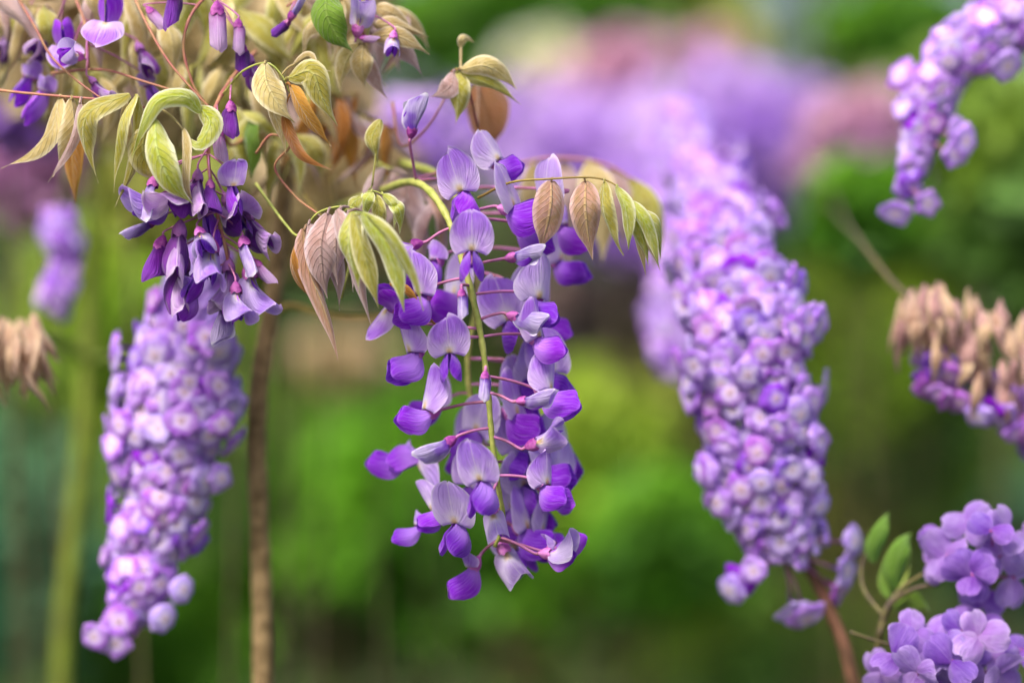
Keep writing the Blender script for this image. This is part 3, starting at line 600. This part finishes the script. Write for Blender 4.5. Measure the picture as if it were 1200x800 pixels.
# ------------------------------------------------------------------ spikes of small florets
def floret_mesh(seed, lobes=4, cup=.2, deep=.55):
    r_ = random.Random(seed); b = MB(); ph0 = r_.uniform(0, 6)
    for k in range(lobes):
        a0 = ph0 + 2 * math.pi * k / lobes + r_.uniform(-.16, .16); cu = cup + r_.uniform(-.12, .18); wl_ = r_.uniform(.92, 1.08); ln = r_.uniform(.82, 1.12)
        tw = r_.uniform(-.12, .12); q = r_.uniform(0, 6)
        def fn(u, v):
            s = v * 2 - 1; t = u
            rr = .07 + .60 * t * ln - .10 * s * s * t; ww = (.40 if lobes == 4 else .32) * wl_ * (.22 * (1 - t) + bell(max(.001, min(.999, t * .96 + .03)), .72, .44))
            z = .12 + cu * t * t * .5 - .12 * s * s * t + tw * s * t * .35 - .16 * t ** 4 + .03 * math.sin(6 * t + 4 * s + q) * t
            return Vector((rr * math.cos(a0) - s * ww * math.sin(a0), rr * math.sin(a0) + s * ww * math.cos(a0), z))
        b.grid(fn, 5, 6)
    n0 = len(b.v)
    b.tube([Vector((0, 0, -.75)), Vector((0, 0, -.35)), Vector((0, 0, .02)), Vector((0, 0, .14))], [.04, .08, .08, .07], 7)
    for i in range(n0, len(b.v)): b.uv[i] = (2.0, .5) if i < n0 + 14 else (.5, .07)
    return b.mesh('floret')
FL = {}
for key, seeds in (('floret', range(5)), ('floret_deep', range(5, 7)), ('floret_pale', range(7, 9)), ('floret_pink', range(9, 11))):
    FL[key] = []
    for s_ in seeds:
        me = floret_mesh(s_, 4 if s_ % 3 else 5, .25 if s_ % 2 else -.05); me.materials.append(M[key]); FL[key].append(me)
def put_floret(root, P, N, size, key, r_, name='floret'):
    o = link(name, r_.choice(FL[key]), None, root)
    q = N.normalized().to_track_quat('Z', 'Y') @ Quaternion((0, 0, 1), r_.uniform(0, 6.28))
    s = size * r_.uniform(.82, 1.15)
    o.matrix_local = Matrix.Translation(P - root.location) @ q.to_matrix().to_4x4() @ Matrix.Diagonal((s, s, s, 1))
    return o
def spike(axis, fpx, n, label, seed, extra=(), stemp=None, name='flower_spike', mix=(.76, .08, .12, .04), depthk=.75, core='core', group=None, back=.35, tiltz=-.15):
    """axis: (px, py, cm, half width px)"""
    r_ = random.Random(seed); A = catmull([Vector((x, y, d, hw)) for x, y, d, hw in axis], 8)
    root = thing(name, at(*A[0][:3]), label, 'flower spike', group)
    L = [0]
    for i in range(1, len(A)): L.append(L[-1] + (A[i].xy - A[i-1].xy).length * (A[i][3] + A[i-1][3] + 12))
    b = MB(); b.tube([at(a[0], a[1], a[2]) - root.location for a in A], [max(.001, a[3] * ppx(a[2]) * .22) for a in A], 10); link('stalk', b.mesh('stalk'), M[core], root)
    keys = ['floret', 'floret_deep', 'floret_pale', 'floret_pink']
    for i in range(n):
        f = (i + .5) / n * L[-1]; j = max(k for k in range(len(L)) if L[k] <= f); j2 = min(j + 1, len(A) - 1)
        t = (f - L[j]) / max(1e-6, L[j2] - L[j]); a = A[j].lerp(A[j2], t)
        ang = i * 2.399963 + r_.uniform(-.3, .3); 
        tn = (A[j2] - A[max(0, j - 1)]).xy.normalized(); sx, sy = -tn[1], tn[0]
        c, s = math.cos(ang), math.sin(ang)          # s > 0: toward the viewer
        if s < -back: s = -s
        k = ppx(a[2]); hw = (a[3] - fpx * .30) * r_.uniform(.70, 1.16) * (1 + .10 * math.sin(f / L[-1] * 23 + (1.5 if c > 0 else 4)) + .06 * math.sin(f / L[-1] * 47 + c * 3)); 
        P = at(a[0] + sx * c * hw, a[1] + sy * c * hw, a[2] - s * hw * k * 100 * depthk)
        N = Vector((sx * c, -s * 1.0, -sy * c)) + Vector((r_.uniform(-.38, .38), r_.uniform(-.35, .1), r_.uniform(-.35, .4) + tiltz))
        put_floret(root, P, N, fpx * k * .80 * lerp(1.08, .88, f / L[-1]), r_.choices(keys, mix)[0], r_)
    for (x, y, d, key) in extra:
        p = at(x, y, d); q = min(A, key=lambda a: (a.xy - Vector((x, y))).length); q3 = at(q[0], q[1], q[2])
        N = (p - q3).normalized() + Vector((0, -.8, 0))
        put_floret(root, p, N, fpx * ppx(d) * .85, key, r_)
        b = MB(); b.tube([q3 - root.location, (q3 + p) / 2 - root.location + Vector((0, 0, .002)), p - N.normalized() * fpx * ppx(d) * .4 - root.location], .0006, 6); link('pedicel', b.mesh('pedicel'), M['pedicel'], root)
    if stemp:
        Q = path3(stemp[0], 6); b = MB(); m = len(Q) - 1
        b.tube([q - root.location for q in Q], [lerp(stemp[1], stemp[2], i / m) for i in range(m + 1)], 9); link('stem', b.mesh('stem'), M[stemp[3]], root)
    return root
# left spike
spike([(252, 300, 11, 28), (226, 340, 11, 47), (212, 400, 11, 68), (205, 460, 11, 78), (196, 520, 11, 76), (188, 580, 11, 64), (172, 640, 11, 54), (160, 690, 11, 48), (146, 725, 11, 26)], 40, 225,
      'soft lilac flower spike hanging at the left under the wilting raceme', 21,
      extra=[(228, 630, 11, 'floret_deep'), (214, 690, 10, 'floret_pale'), (192, 724, 10, 'floret_pale'), (112, 745, 10, 'floret'), (136, 752, 10, 'floret'), (140, 728, 10, 'floret'), (258, 560, 10, 'floret'), (268, 475, 10, 'floret')],
      stemp=([(335, 190, 13), (296, 230, 11), (268, 270, 11), (250, 304, 11)], .0018, .0014, 'bark'))
# right spike
spike([(800, 120, 44, 24), (812, 165, 34, 44), (834, 230, 21, 56), (858, 310, 13, 78), (874, 390, 11, 84), (886, 460, 11, 86), (896, 530, 11, 82), (912, 600, 11, 72), (918, 655, 11, 40)], 40, 290,
      'large lilac flower spike leaning right of centre, the biggest in the picture', 22,
      extra=[(856, 690, 11, 'floret'), (868, 680, 11, 'floret_deep'), (930, 716, 11, 'floret'), (946, 722, 11, 'floret'), (1000, 634, 11, 'floret'), (990, 668, 11, 'floret'), (982, 690, 12, 'floret_pink'), (884, 668, 10, 'floret_pale'), (842, 560, 11, 'floret')],
      stemp=([(905, 600, 12), (945, 660, 12), (975, 720, 12), (1000, 800, 12), (1030, 1000, 13), (1080, 1500, 14), (1100, gpx(1100, 15) + 20, 15)], .0026, .0042, 'redbark'))
# blurred spike left of it, further back
spike([(790, 150, 62, 20), (792, 180, 54, 40), (796, 260, 40, 40), (796, 330, 38, 40), (792, 400, 36, 40), (788, 440, 36, 24)], 36, 120,
      'blurred violet spike half hidden behind the left flank of the biggest spike', 23, mix=(.7, .12, .12, .06),
      stemp=([(790, 150, 62), (780, 0, 90), (760, -300, 110)], .0012, .0012, 'greenstem'))
# top right
spike([(1260, -10, 13, 46), (1205, 20, 13, 48), (1150, 42, 13, 44), (1108, 80, 13, 40), (1086, 130, 13, 36), (1074, 180, 13, 27), (1062, 222, 13, 14)], 36, 118,
      'arching lilac flower spike in the top right corner', 24,
      extra=[(1122, 152, 12, 'floret_pale'), (1130, 165, 12, 'floret_pale'), (1118, 180, 12, 'floret'), (1050, 248, 13, 'floret'), (1086, 238, 12, 'floret'), (1180, 76, 12, 'floret_pale'), (1056, 88, 13, 'floret')],
      stemp=([(1240, -20, 13), (1290, -60, 13), (1400, -100, 14), (1560, 200, 15), (1600, 1200, 15), (1600, gpx(1600, 15) + 20, 15)], .002, .0045, 'bark'))
# far little cluster at the left
spike([(66, 256, 28, 20), (74, 276, 28, 30), (78, 300, 28, 20), (70, 325, 28, 20), (68, 346, 28, 30), (66, 364, 28, 16)], 34, 34,
      'small far violet cluster above the cream dried petals at the left', 25, mix=(.75, .05, .15, .05),
      stemp=([(66, 252, 28), (80, 200, 25), (100, 140, 28), (116, 150, 32)], .0012, .0012, 'greenstem'))
# dry spikes: hanging tan petals, a few violet ones below
def dryspike(axis, petals, label, seed, florets=(), mats=('dry', 'dry_pink'), stemp=None, lrange=(48, 76), fan=12, group='half dried flower spikes'):
    r_ = random.Random(seed); A = catmull([Vector(a) for a in axis], 8); root = thing('dried_flower_spike', at(*A[0][:3]), label, 'dried flower', group)
    b = MB(); b.tube([at(a[0], a[1], a[2]) - root.location for a in A], [.0028] * len(A), 8); link('stalk', b.mesh('stalk'), M['greenstem'], root)
    for i in range(petals):
        a = A[int((i + r_.random()) / petals * (len(A) - 1))]; hw = a[3]; c = r_.uniform(-1, 1); row = r_.uniform(-1, 1)
        x, y = a[0] + c * hw * .55, a[1] + row * hw * .8; ln = r_.uniform(*lrange); dr = c * fan + r_.uniform(-12, 12)
        d = a[2] - 2.4 * r_.random()
        leaflet(root, [(x, y, d), (x + dr * .2, y + ln * .35, d - .8), (x + dr * .6, y + ln * .7, d - .7), (x + dr, y + ln, d - .2)], r_.uniform(12, 20), r_.choice(mats), r_.uniform(-50, 50), .5, r_, 'petal', False, .08, 6)
    for (x, y, d) in florets: put_floret(root, at(x, y, d), Vector((r_.uniform(-.6, .6), -.7, -.6)), 34 * ppx(d) * .85, r_.choice(['floret', 'floret_deep', 'floret_pink']), r_)
    if stemp:
        Q = path3(stemp[0], 6); b = MB(); m = len(Q) - 1
        b.tube([q - root.location for q in Q], [lerp(stemp[1], stemp[2], i / m) for i in range(m + 1)], 9); link('stem', b.mesh('stem'), M[stemp[3]], root)
    return root
r_ = random.Random(77); fl_ = []
for i in range(58):
    t = r_.random(); x = 1082 + 165 * t; y = 428 + 70 * t + r_.uniform(-22, 40) * (.6 + .7 * t); fl_.append((x, y, 13 + r_.uniform(-1.5, 1.5)))
dryspike([(1070, 352, 14, 26), (1104, 362, 14, 44), (1150, 384, 14, 50), (1200, 410, 14, 50), (1240, 440, 14, 50)], 90, 'half dried spike at the right edge, tan petals above violet ones', 31, fl_,
         stemp=([(1070, 352, 14), (1042, 326, 16), (1008, 282, 22), (984, 250, 45), (960, 190, 110), (950, 0, 190), (945, -600, 240)], .0014, .0012, 'darkstem'))
dryspike([(48, 392, 12, 14), (24, 388, 12, 28), (0, 394, 12, 28), (-40, 402, 12, 28)], 46, 'cream dried petals drooping from a green stalk at the left edge', 32, mats=('dry',), fan=30)

# ------------------------------------------------------------------ rounded clusters bottom right
def round_petal(seed):
    r_ = random.Random(seed); cu = r_.uniform(-.25, .3); a1 = r_.uniform(0, 6)
    def fn(u, v):
        s = v * 2 - 1; t = u
        ww = .47 * (.16 * (1 - t) + bell(max(.001, min(.999, t * .96 + .02)), .62, .42))
        z = cu * t * t - .18 * s * s * ww * 2 + .09 * math.sin(5 * t + 3 * s + a1) * abs(s) - .1 * t ** 3
        return Vector((t * .95 - .06 * math.exp(-(s / .25) ** 2) * max(0, t - .8) * 5, s * ww, z))
    b = MB(); b.grid(fn, 9, 8); return b.mesh('petal')
M['hyd'] = m_banner('rounded_lilac_petal', lin(168, 128, 216), lin(204, 174, 236), lin(168, 120, 214), .55, False)
M['hyd2'] = m_banner('rounded_violet_petal', lin(148, 102, 208), lin(184, 146, 228), lin(130, 70, 190), .55, False)
M['hyd3'] = m_banner('pale_rounded_petal', lin(188, 148, 228), lin(218, 192, 242), lin(178, 126, 214), .55, False)
RP = {k: [] for k in ('hyd', 'hyd2', 'hyd3')}
for k in RP:
    for s_ in range(4): me = round_petal(s_ * 3 + len(k)); me.materials.append(M[k]); RP[k].append(me)
def cluster(cx, cy, d, rx, ry, n, label, seed, size, stems, hand=()):
    r_ = random.Random(seed); root = thing('flower_cluster', at(cx, cy, d + 2), label, 'flower cluster', 'rounded lilac flower clusters low at the right')
    items = list(hand)
    for i in range(n):
        a = r_.uniform(0, 6.28); q = math.sqrt((i + .5) / n); x = cx + math.cos(i * 2.4) * q * rx + r_.uniform(-9, 9); y = cy + math.sin(i * 2.4) * q * ry + r_.uniform(-7, 7)
        items.append((x, y, d - 1.6 * (1 - q * q) + r_.uniform(-1.2, 1.2), r_.choices(['hyd', 'hyd2', 'hyd3'], (6, 3, .3))[0], r_.uniform(.8, 1.1)))
    for (x, y, dd, key, s0) in items:
        P = at(x, y, dd); N = Vector(((x - cx) / rx * .7 + r_.uniform(-.4, .4), -1, -(y - cy) / ry * .6 + r_.uniform(-.3, .4))).normalized()
        b = MB(); C = at(cx, cy + ry * .4, d + 1.8); 
        b.tube([C - root.location, (C + P) / 2 - N * .004 - root.location, P - N * .004 - root.location, P + N * .0003 - root.location], [.0006, .0006, .0007, .0014], 6)
        fo = link('flower', b.mesh('flower_base'), M['calyx_dark'], root)
        q0 = N.to_track_quat('Z', 'Y'); ph = r_.uniform(0, 6.28); m = r_.choice((4, 3, 3, 2))
        for k in range(m):
            s = size * s0 * ppx(dd) * r_.uniform(.85, 1.1)
            o = link('petal', r_.choice(RP[key]), None, fo)
            q = q0 @ Quaternion((0, 0, 1), ph + k * 2 * math.pi / m + r_.uniform(-.2, .2)) @ Quaternion((0, 1, 0), r_.uniform(-.75, .25))
            o.matrix_local = Matrix.Translation(P - root.location + N * .0003) @ q.to_matrix().to_4x4() @ Matrix.Diagonal((s, s, s, 1))
    for (pts, r0, r1) in stems:
        Q = path3(pts, 6); b = MB(); m = len(Q) - 1; b.tube([q - root.location for q in Q], [lerp(r0, r1, i / m) for i in range(m + 1)], 8); link('stem', b.mesh('stem'), M['darkstem'], root)
    return root
cluster(1160, 655, 6, 58, 50, 7, 'rounded lilac flower head at the right edge, the upper of two', 41, 37,
        [([(1165, 680, 8), (1138, 712, 8), (1132, 760, 8), (1136, 900, 9), (1140, 1500, 10), (1140, gpx(1140, 10) + 20, 10)], .0014, .003), ([(1100, 684, 7), (1070, 690, 7.5), (1044, 708, 8), (1030, 745, 8)], .0009, .0014)],
        hand=[(1100, 640, 6.5, 'hyd2', .75), (1098, 660, 6.5, 'hyd', .8), (1136, 612, 5.6, 'hyd', .95), (1140, 672, 5, 'hyd2', .9), (1180, 625, 5, 'hyd', .9)])
cluster(1105, 778, 5, 84, 44, 11, 'wide lilac flower head cut by the bottom edge at right', 42, 40,
        [([(1105, 790, 7), (1090, 850, 8), (1085, 1500, 9), (1085, gpx(1085, 9) + 20, 9)], .0016, .003), ([(1060, 760, 6), (1020, 748, 6), (996, 740, 6)], .0006, .0008)],
        hand=[(1146, 745, 3.6, 'hyd3', .95), (1125, 738, 4, 'hyd2', .8), (1094, 752, 4, 'hyd', 1.05), (1180, 786, 4.5, 'hyd', .8), (1196, 762, 5, 'hyd2', .7)])
stem('leafy_shoot', [(1010, 1500, 12), (1020, 900, 10), (1028, 770, 8.5), (1036, 720, 8), (1056, 690, 8), (1082, 672, 7.6)], .0024, .0009, 'darkstem', 'dark branching shoot with green leaves left of the lilac flower heads', 'shoot',
     branches=[([(1036, 722, 8), (1012, 690, 9), (1010, 660, 9.5), (1020, 640, 9.5)], .0012, .0007, 'darkstem'), ([(1040, 712, 8), (1060, 680, 8.6), (1066, 660, 9), (1066, 640, 9)], .0010, .0006, 'greenstem')])
sh = [o for o in COL.objects if o.name.startswith('leafy_shoot')][0]
for pts, wd in (([(1024, 660, 9.4), (1026, 640, 9), (1034, 618, 9), (1042, 600, 9.4)], 26), ([(1052, 690, 8.8), (1050, 666, 8.4), (1058, 640, 8.4), (1068, 624, 9)], 34), ([(1040, 700, 9), (1044, 676, 9), (1050, 652, 9), (1060, 640, 9)], 30), ([(1046, 712, 9), (1062, 702, 9), (1076, 706, 9), (1090, 716, 9)], 24)):
    leaflet(sh, pts, wd, 'leaf_green', 10, .4, random.Random(3), 'leaf', False)

# ------------------------------------------------------------------ the garden behind
F_ = {}
F_['hedge'] = m_foliage('hedge_leaves', (0.098, 0.182, 0.028), (0.140, 0.238, 0.042), (0.070, 0.140, 0.035))
F_['dark'] = m_foliage('dark_leaves', (0.070, 0.126, 0.025), (0.098, 0.168, 0.028), (0.070, 0.105, 0.028))
F_['bright'] = m_foliage('bright_leaves', (.13, .33, .016), (.19, .43, .03), (.07, .21, .014), .45)
F_['lime'] = m_foliage('lime_leaves', (.38, .52, .04), (.46, .60, .08), (.24, .40, .03), .5)
F_['mid'] = m_foliage('mid_leaves', (0.168, 0.294, 0.031), (0.238, 0.364, 0.042), (0.098, 0.210, 0.035), .4)
F_['teal'] = m_foliage('bluish_leaves', (0.112, 0.280, 0.140), (0.168, 0.364, 0.182), (0.070, 0.196, 0.098), .35)
F_['olive'] = m_foliage('olive_leaves', (0.378, 0.406, 0.070), (0.462, 0.476, 0.112), (0.280, 0.322, 0.056), .4)
F_['tan'] = m_foliage('tan_leaves', (0.588, 0.448, 0.238), (0.672, 0.532, 0.364), (0.476, 0.364, 0.182), .3)
F_['cream'] = m_foliage('cream_blossom', (0.850, 0.850, 0.644), (0.850, 0.850, 0.812), (0.850, 0.850, 0.420), .45)
F_['yellow'] = m_foliage('yellow_leaves', (0.770, 0.700, 0.084), (0.850, 0.812, 0.140), (0.560, 0.560, 0.084), .45)
F_['purple'] = m_foliage('violet_blossom', lin(216, 184, 240), lin(230, 206, 244), lin(196, 154, 234), .5)
F_['violet'] = m_foliage('deep_violet_blossom', lin(200, 156, 236), lin(210, 172, 238), lin(180, 132, 226), .5)
F_['mauve'] = m_foliage('mauve_blossom', lin(214, 168, 196), lin(226, 190, 200), lin(186, 134, 180), .45)
F_['dusk'] = m_foliage('dusky_leaves', lin(140, 112, 120), lin(146, 128, 110), lin(112, 100, 100), .3)
def foliage_mesh(n, rx, ry, rz, leaf_, seed, flat=.0, round_=False):
    r = np.random.default_rng(seed); d = r.normal(size=(n, 3)); d /= np.linalg.norm(d, axis=1)[:, None]
    rad = r.random(n) ** .45
    lump = 1 + .16 * np.sin(d[:, 0] * 5 + seed) * np.cos(d[:, 2] * 6 + seed * 2) + .12 * np.sin(d[:, 2] * 11 + d[:, 0] * 9)
    c = d * (rad * lump)[:, None] * np.array([rx, ry, rz])
    nrm = r.normal(size=(n, 3)) * .8 + d * .7 + np.array([0, -.1, .45]); nrm /= np.linalg.norm(nrm, axis=1)[:, None]
    tg = np.cross(nrm, r.normal(size=(n, 3))); tg /= np.linalg.norm(tg, axis=1)[:, None]; bt = np.cross(nrm, tg)
    s = leaf_ * r.uniform(.6, 1.3, n)[:, None]; wd = (.5 if round_ else .27) * s
    pts = [c - tg * s * .5, c - tg * s * .12 - bt * wd * .9 + nrm * s * .06, c + tg * s * .22 - bt * wd * .8 + nrm * s * .05, c + tg * s * .5 - nrm * s * .08, c + tg * s * .22 + bt * wd * .8 + nrm * s * .05, c - tg * s * .12 + bt * wd * .9 + nrm * s * .06]
    v = np.stack(pts, 1).reshape(-1, 3); me = bpy.data.meshes.new('foliage')
    idx = np.arange(n)[:, None] * 6
    fa_ = np.concatenate([idx + np.array([0, 1, 2, 3]), idx + np.array([0, 3, 4, 5])], 1).reshape(-1).astype(np.int32)
    me.vertices.add(len(v)); me.vertices.foreach_set('co', v.astype(np.float32).ravel())
    me.loops.add(len(fa_)); me.loops.foreach_set('vertex_index', fa_)
    me.polygons.add(2 * n); me.polygons.foreach_set('loop_start', np.arange(0, 8 * n, 4, dtype=np.int32))
    me.update(calc_edges=True); me.validate(); return me
def shrub(px, py, d, rx, ry, n, leaf_, fol, label, seed, name='shrub', cat='shrub', group='blurred shrubs of the garden behind', stemmat='darkstem', round_=False, depthk=.8):
    """d in cm; radii in photo pixels; leaf_ in metres"""
    k = ppx(d); C = at(px, py, d); X, Z = rx * k, ry * k; Yr = min(X, Z) * depthk
    base = Vector((C.x, C.y, 0)); root = thing(name, base, label, cat, group)
    rr = random.Random(seed)
    o = link('foliage' if not round_ else 'blossom', foliage_mesh(int(n * (3.0 if not round_ else 2.4)), X, Yr, Z, leaf_, seed, 0, round_), F_[fol], root, kind='stuff'); o.location = C - base
    for i in range(2):
        a = rr.uniform(0, 6.28); top = C + Vector((0, Yr * .5, 0)) + Vector((math.cos(a) * X * .4, math.sin(a) * Yr * .3, rr.uniform(-.4, .3) * Z))
        b = MB(); s0 = base + Vector((math.cos(a) * .02, math.sin(a) * .02, -.02))
        pts = catmull([s0 - base, (s0 * .5 + top * .5) - base + Vector((rr.uniform(-.03, .03), 0, 0)), top - base], 5)
        b.tube(pts, [lerp(.002, .001, q / (len(pts) - 1)) for q in range(len(pts))], 7); link('stem', b.mesh('stem'), M[stemmat], root)
    return root
# back row, tall, closes the view
r_ = random.Random(9)
for i in range(9):
    X = -2.6 + i * .65 + r_.uniform(-.08, .08); root = thing('hedge_tree', (X, 3.5 + r_.uniform(-.2, .25), 0), ['tall dark evergreen far behind, ' + w_ for w_ in
        ('leftmost beyond the frame', 'second, beyond the left edge of the frame', 'third, outside the left edge', 'behind the left spike', 'behind the sharp raceme', 'behind the far violet blossom', 'behind the dried spike', 'just outside the right edge', 'rightmost beyond the frame')][i], 'tree', 'dark trees closing the garden')
    o = link('crown', foliage_mesh(2600, .48, .40, 1.35, .075, 50 + i), F_['hedge'] if i % 2 else F_['dark'], root, kind='stuff'); o.location = (0, 0, 1.45)
    b = MB(); b.tube([Vector((0, 0, -.05)), Vector((.02, 0, .8)), Vector((0, .02, 1.6)), Vector((.03, 0, 2.4))], [.07, .06, .045, .02], 10); link('trunk', b.mesh('trunk'), M['bark'], root)
S = shrub
# green masses
S(600, 20, 210, 150, 75, 900, .055, 'bright', 'soft green shrub top filling the upper middle between the leaves and the violet blossom', 1)
S(740, -10, 240, 110, 60, 600, .055, 'mid', 'soft mid green shrub above the far violet blossom', 2)
S(550, 610, 140, 200, 130, 1600, .05, 'bright', 'bright green shrub glowing below the sharp raceme', 3)
S(760, 700, 190, 130, 110, 900, .05, 'mid', 'green shrub below and left of the biggest spike', 4)
S(730, 500, 200, 90, 100, 600, .045, 'olive', 'olive green shrub between the raceme and the biggest spike', 5)
S(600, 880, 170, 150, 60, 700, .05, 'dark', 'dark undergrowth at the bottom edge below the sharp raceme', 46)
S(700, 620, 170, 80, 80, 450, .045, 'bright', 'fresh green shrub to the lower right of the sharp raceme', 6)
S(430, 480, 260, 120, 70, 600, .05, 'mid', 'dull green shrub behind the woody stem', 7)
S(400, 420, 170, 60, 30, 260, .03, 'tan', 'beige blur of dry leaves right of the woody stem', 8)
S(1040, 330, 190, 110, 80, 800, .05, 'lime', 'yellow green shrub right of the biggest spike', 9)
S(1215, 230, 75, 110, 130, 420, .038, 'mid', 'leafy yellow green shrub along the right edge below the arching spike', 41)
S(1010, 250, 90, 60, 60, 200, .035, 'bright', 'loose green leaves between the far bloom and the half dried spike', 42)
S(700, 560, 120, 90, 110, 420, .045, 'lime', 'yellow green shrub right below the sharp raceme', 43)
S(770, 640, 110, 90, 80, 260, .045, 'bright', 'fresh green leaves left of the foot of the biggest spike', 44)
S(1020, 420, 140, 70, 80, 420, .05, 'lime', 'lime leaves between the biggest spike and the half dried one', 40)
S(1060, 520, 200, 100, 130, 900, .05, 'mid', 'green shrub under the half dried spike', 10)
S(1130, 190, 150, 130, 110, 1000, .05, 'mid', 'fresh green shrub around the top right spike', 11)
S(1060, 40, 170, 80, 50, 450, .045, 'bright', 'bright green leaves at the top right left of the arching spike', 12)
S(940, 250, 150, 50, 40, 250, .045, 'teal', 'bluish green patch of leaves under the far violet blossom', 13)
S(1200, 330, 110, 60, 60, 220, .04, 'dark', 'dark leaves above the half dried spike at the right edge', 48)
S(1190, 650, 220, 90, 90, 500, .05, 'teal', 'bluish dark shrub behind the upper lilac flower head', 14)
S(180, 760, 170, 120, 80, 800, .05, 'bright', 'bright green shrub at the foot of the left spike', 15)
S(200, 50, 40, 230, 110, 900, .035, 'tan', 'tan and olive leaf mass closing the top left corner behind the flowers', 38)
S(20, 650, 150, 100, 140, 1000, .05, 'teal', 'blue green shrub in the lower left corner', 16)
S(150, 380, 160, 120, 110, 900, .045, 'lime', 'yellow green shrub behind the left green stem', 17)
S(20, 470, 180, 90, 80, 500, .05, 'mid', 'green shrub behind the cream dried petals', 18)
S(390, 730, 190, 60, 50, 400, .05, 'dark', 'dark green shrub low between the woody stem and the sharp raceme', 45)
S(420, 570, 170, 100, 90, 700, .05, 'bright', 'green shrub right of the woody stem low down', 19)
S(250, 600, 220, 120, 140, 900, .05, 'mid', 'green shrub behind the left spike', 20)
S(900, 760, 170, 140, 60, 700, .05, 'mid', 'green undergrowth below the biggest spike', 21)
S(1000, 640, 200, 70, 80, 400, .05, 'olive', 'olive shrub behind the brown stem of the biggest spike', 22)
S(280, 230, 70, 150, 100, 500, .035, 'olive', 'olive leaves behind the wilting raceme', 23)
S(400, 230, 55, 90, 90, 320, .032, 'tan', 'tan and brown leaves behind the mauve leaflets', 24)
# tinted patches
S(640, 78, 200, 50, 32, 260, .03, 'cream', 'cream blossom blurred above the far violet bloom', 25, round_=True)
S(694, 90, 200, 34, 24, 160, .03, 'yellow', 'yellowish leaves next to the cream blossom', 26)
S(856, 66, 200, 34, 44, 240, .03, 'yellow', 'yellow leaved patch at the top right of the far violet bloom', 27)
S(700, 180, 140, 100, 66, 1100, .028, 'purple', 'far violet bloom blurred behind the arching leaf', 28, name='flowering_shrub', round_=True)
S(770, 110, 150, 110, 66, 900, .028, 'mauve', 'pale mauve bloom behind the tip of the biggest spike', 29, name='flowering_shrub', round_=True)
S(860, 170, 130, 120, 84, 1300, .028, 'purple', 'violet bloom blurred to the upper right of the biggest spike', 30, name='flowering_shrub', round_=True)
S(740, 250, 120, 70, 50, 500, .028, 'violet', 'deep violet bloom blurred under the arching leaf', 31, name='flowering_shrub', round_=True)
S(1005, 175, 110, 62, 68, 520, .026, 'mauve', 'dusty mauve bloom blurred left of the top right spike', 32, name='flowering_shrub', round_=True)
S(790, 170, 170, 190, 90, 1200, .03, 'purple', 'wide deep violet bloom furthest back behind the spike tips', 39, name='flowering_shrub', round_=True)
S(610, 150, 190, 90, 44, 500, .03, 'violet', 'muted violet bloom far behind the star shaped young leaf', 47, name='flowering_shrub', round_=True)
S(700, 370, 150, 90, 50, 450, .035, 'dusk', 'dusky brown leaves behind the right side of the raceme', 33)
S(40, 190, 70, 70, 60, 420, .024, 'mauve', 'greyish mauve bloom blurred at the left edge', 34, name='flowering_shrub', round_=True)
S(30, 120, 50, 60, 50, 380, .024, 'violet', 'dark violet bloom blurred in the top left', 35, name='flowering_shrub', round_=True)
S(480, 170, 60, 60, 50, 300, .024, 'purple', 'violet bloom behind the upright bud', 36, name='flowering_shrub', round_=True)
S(1105, 560, 200, 22, 20, 60, .03, 'mauve', 'small mauve spot of bloom under the half dried spike', 37, name='flowering_shrub', round_=True)

# ground
s = NT('soil_and_grass'); n1 = s.noise(s.objco(), 1.3, 5); n2 = s.noise(s.objco(), 40, 4)
c = s.mix(s.sm(n1, .4, .6), (.045, .085, .02), (.07, .055, .03)); c = s.mix(s.math('MULTIPLY', n2, .6), c, (.03, .05, .012))
gm = s.petal(c, 0, .9, .1, n2, .6, .02)
b = MB(); G = 60
def gf(u, v):
    x = (v * 2 - 1); y = (u * 2 - 1); x = math.copysign(abs(x) ** 3, x) * 400; y = math.copysign(abs(y) ** 3, y) * 400
    r0 = math.hypot(x, y); return Vector((x, y, .02 * math.sin(x * 2.1) * math.cos(y * 1.7) * (1 if r0 < 30 else 0)))
b.grid(gf, G, G); link('ground', b.mesh('ground'), gm, kind='structure', label='grassy garden ground under the shrubs')
# low grass tufts on the ground in front of the shrubs
gr = np.random.default_rng(4); n = 9000
x = gr.uniform(-2.2, 2.2, n); y = gr.uniform(-.2, 3.2, n); h = gr.uniform(.05, .16, n); a = gr.uniform(0, 6.28, n)
p = np.stack([x, y, np.zeros(n)], 1); sd2 = np.stack([np.cos(a), np.sin(a), np.zeros(n)], 1) * .004; ln = np.stack([np.cos(a + 1.5) * h * .4, np.sin(a + 1.5) * h * .4, h], 1)
v = np.stack([p - sd2, p + sd2, p + ln * np.array([.4, .4, .6]) + sd2 * .7, p + ln * np.array([.4, .4, .6]) - sd2 * .7, p + ln], 1).reshape(-1, 3)
fs = []
for i in range(n): k = i * 5; fs += [(k, k+1, k+2, k+3), (k+3, k+2, k+4)]
link('grass', mesh('grass', v, fs), F_['bright'], kind='stuff', label='grass blades growing between the shrubs', cat='grass')
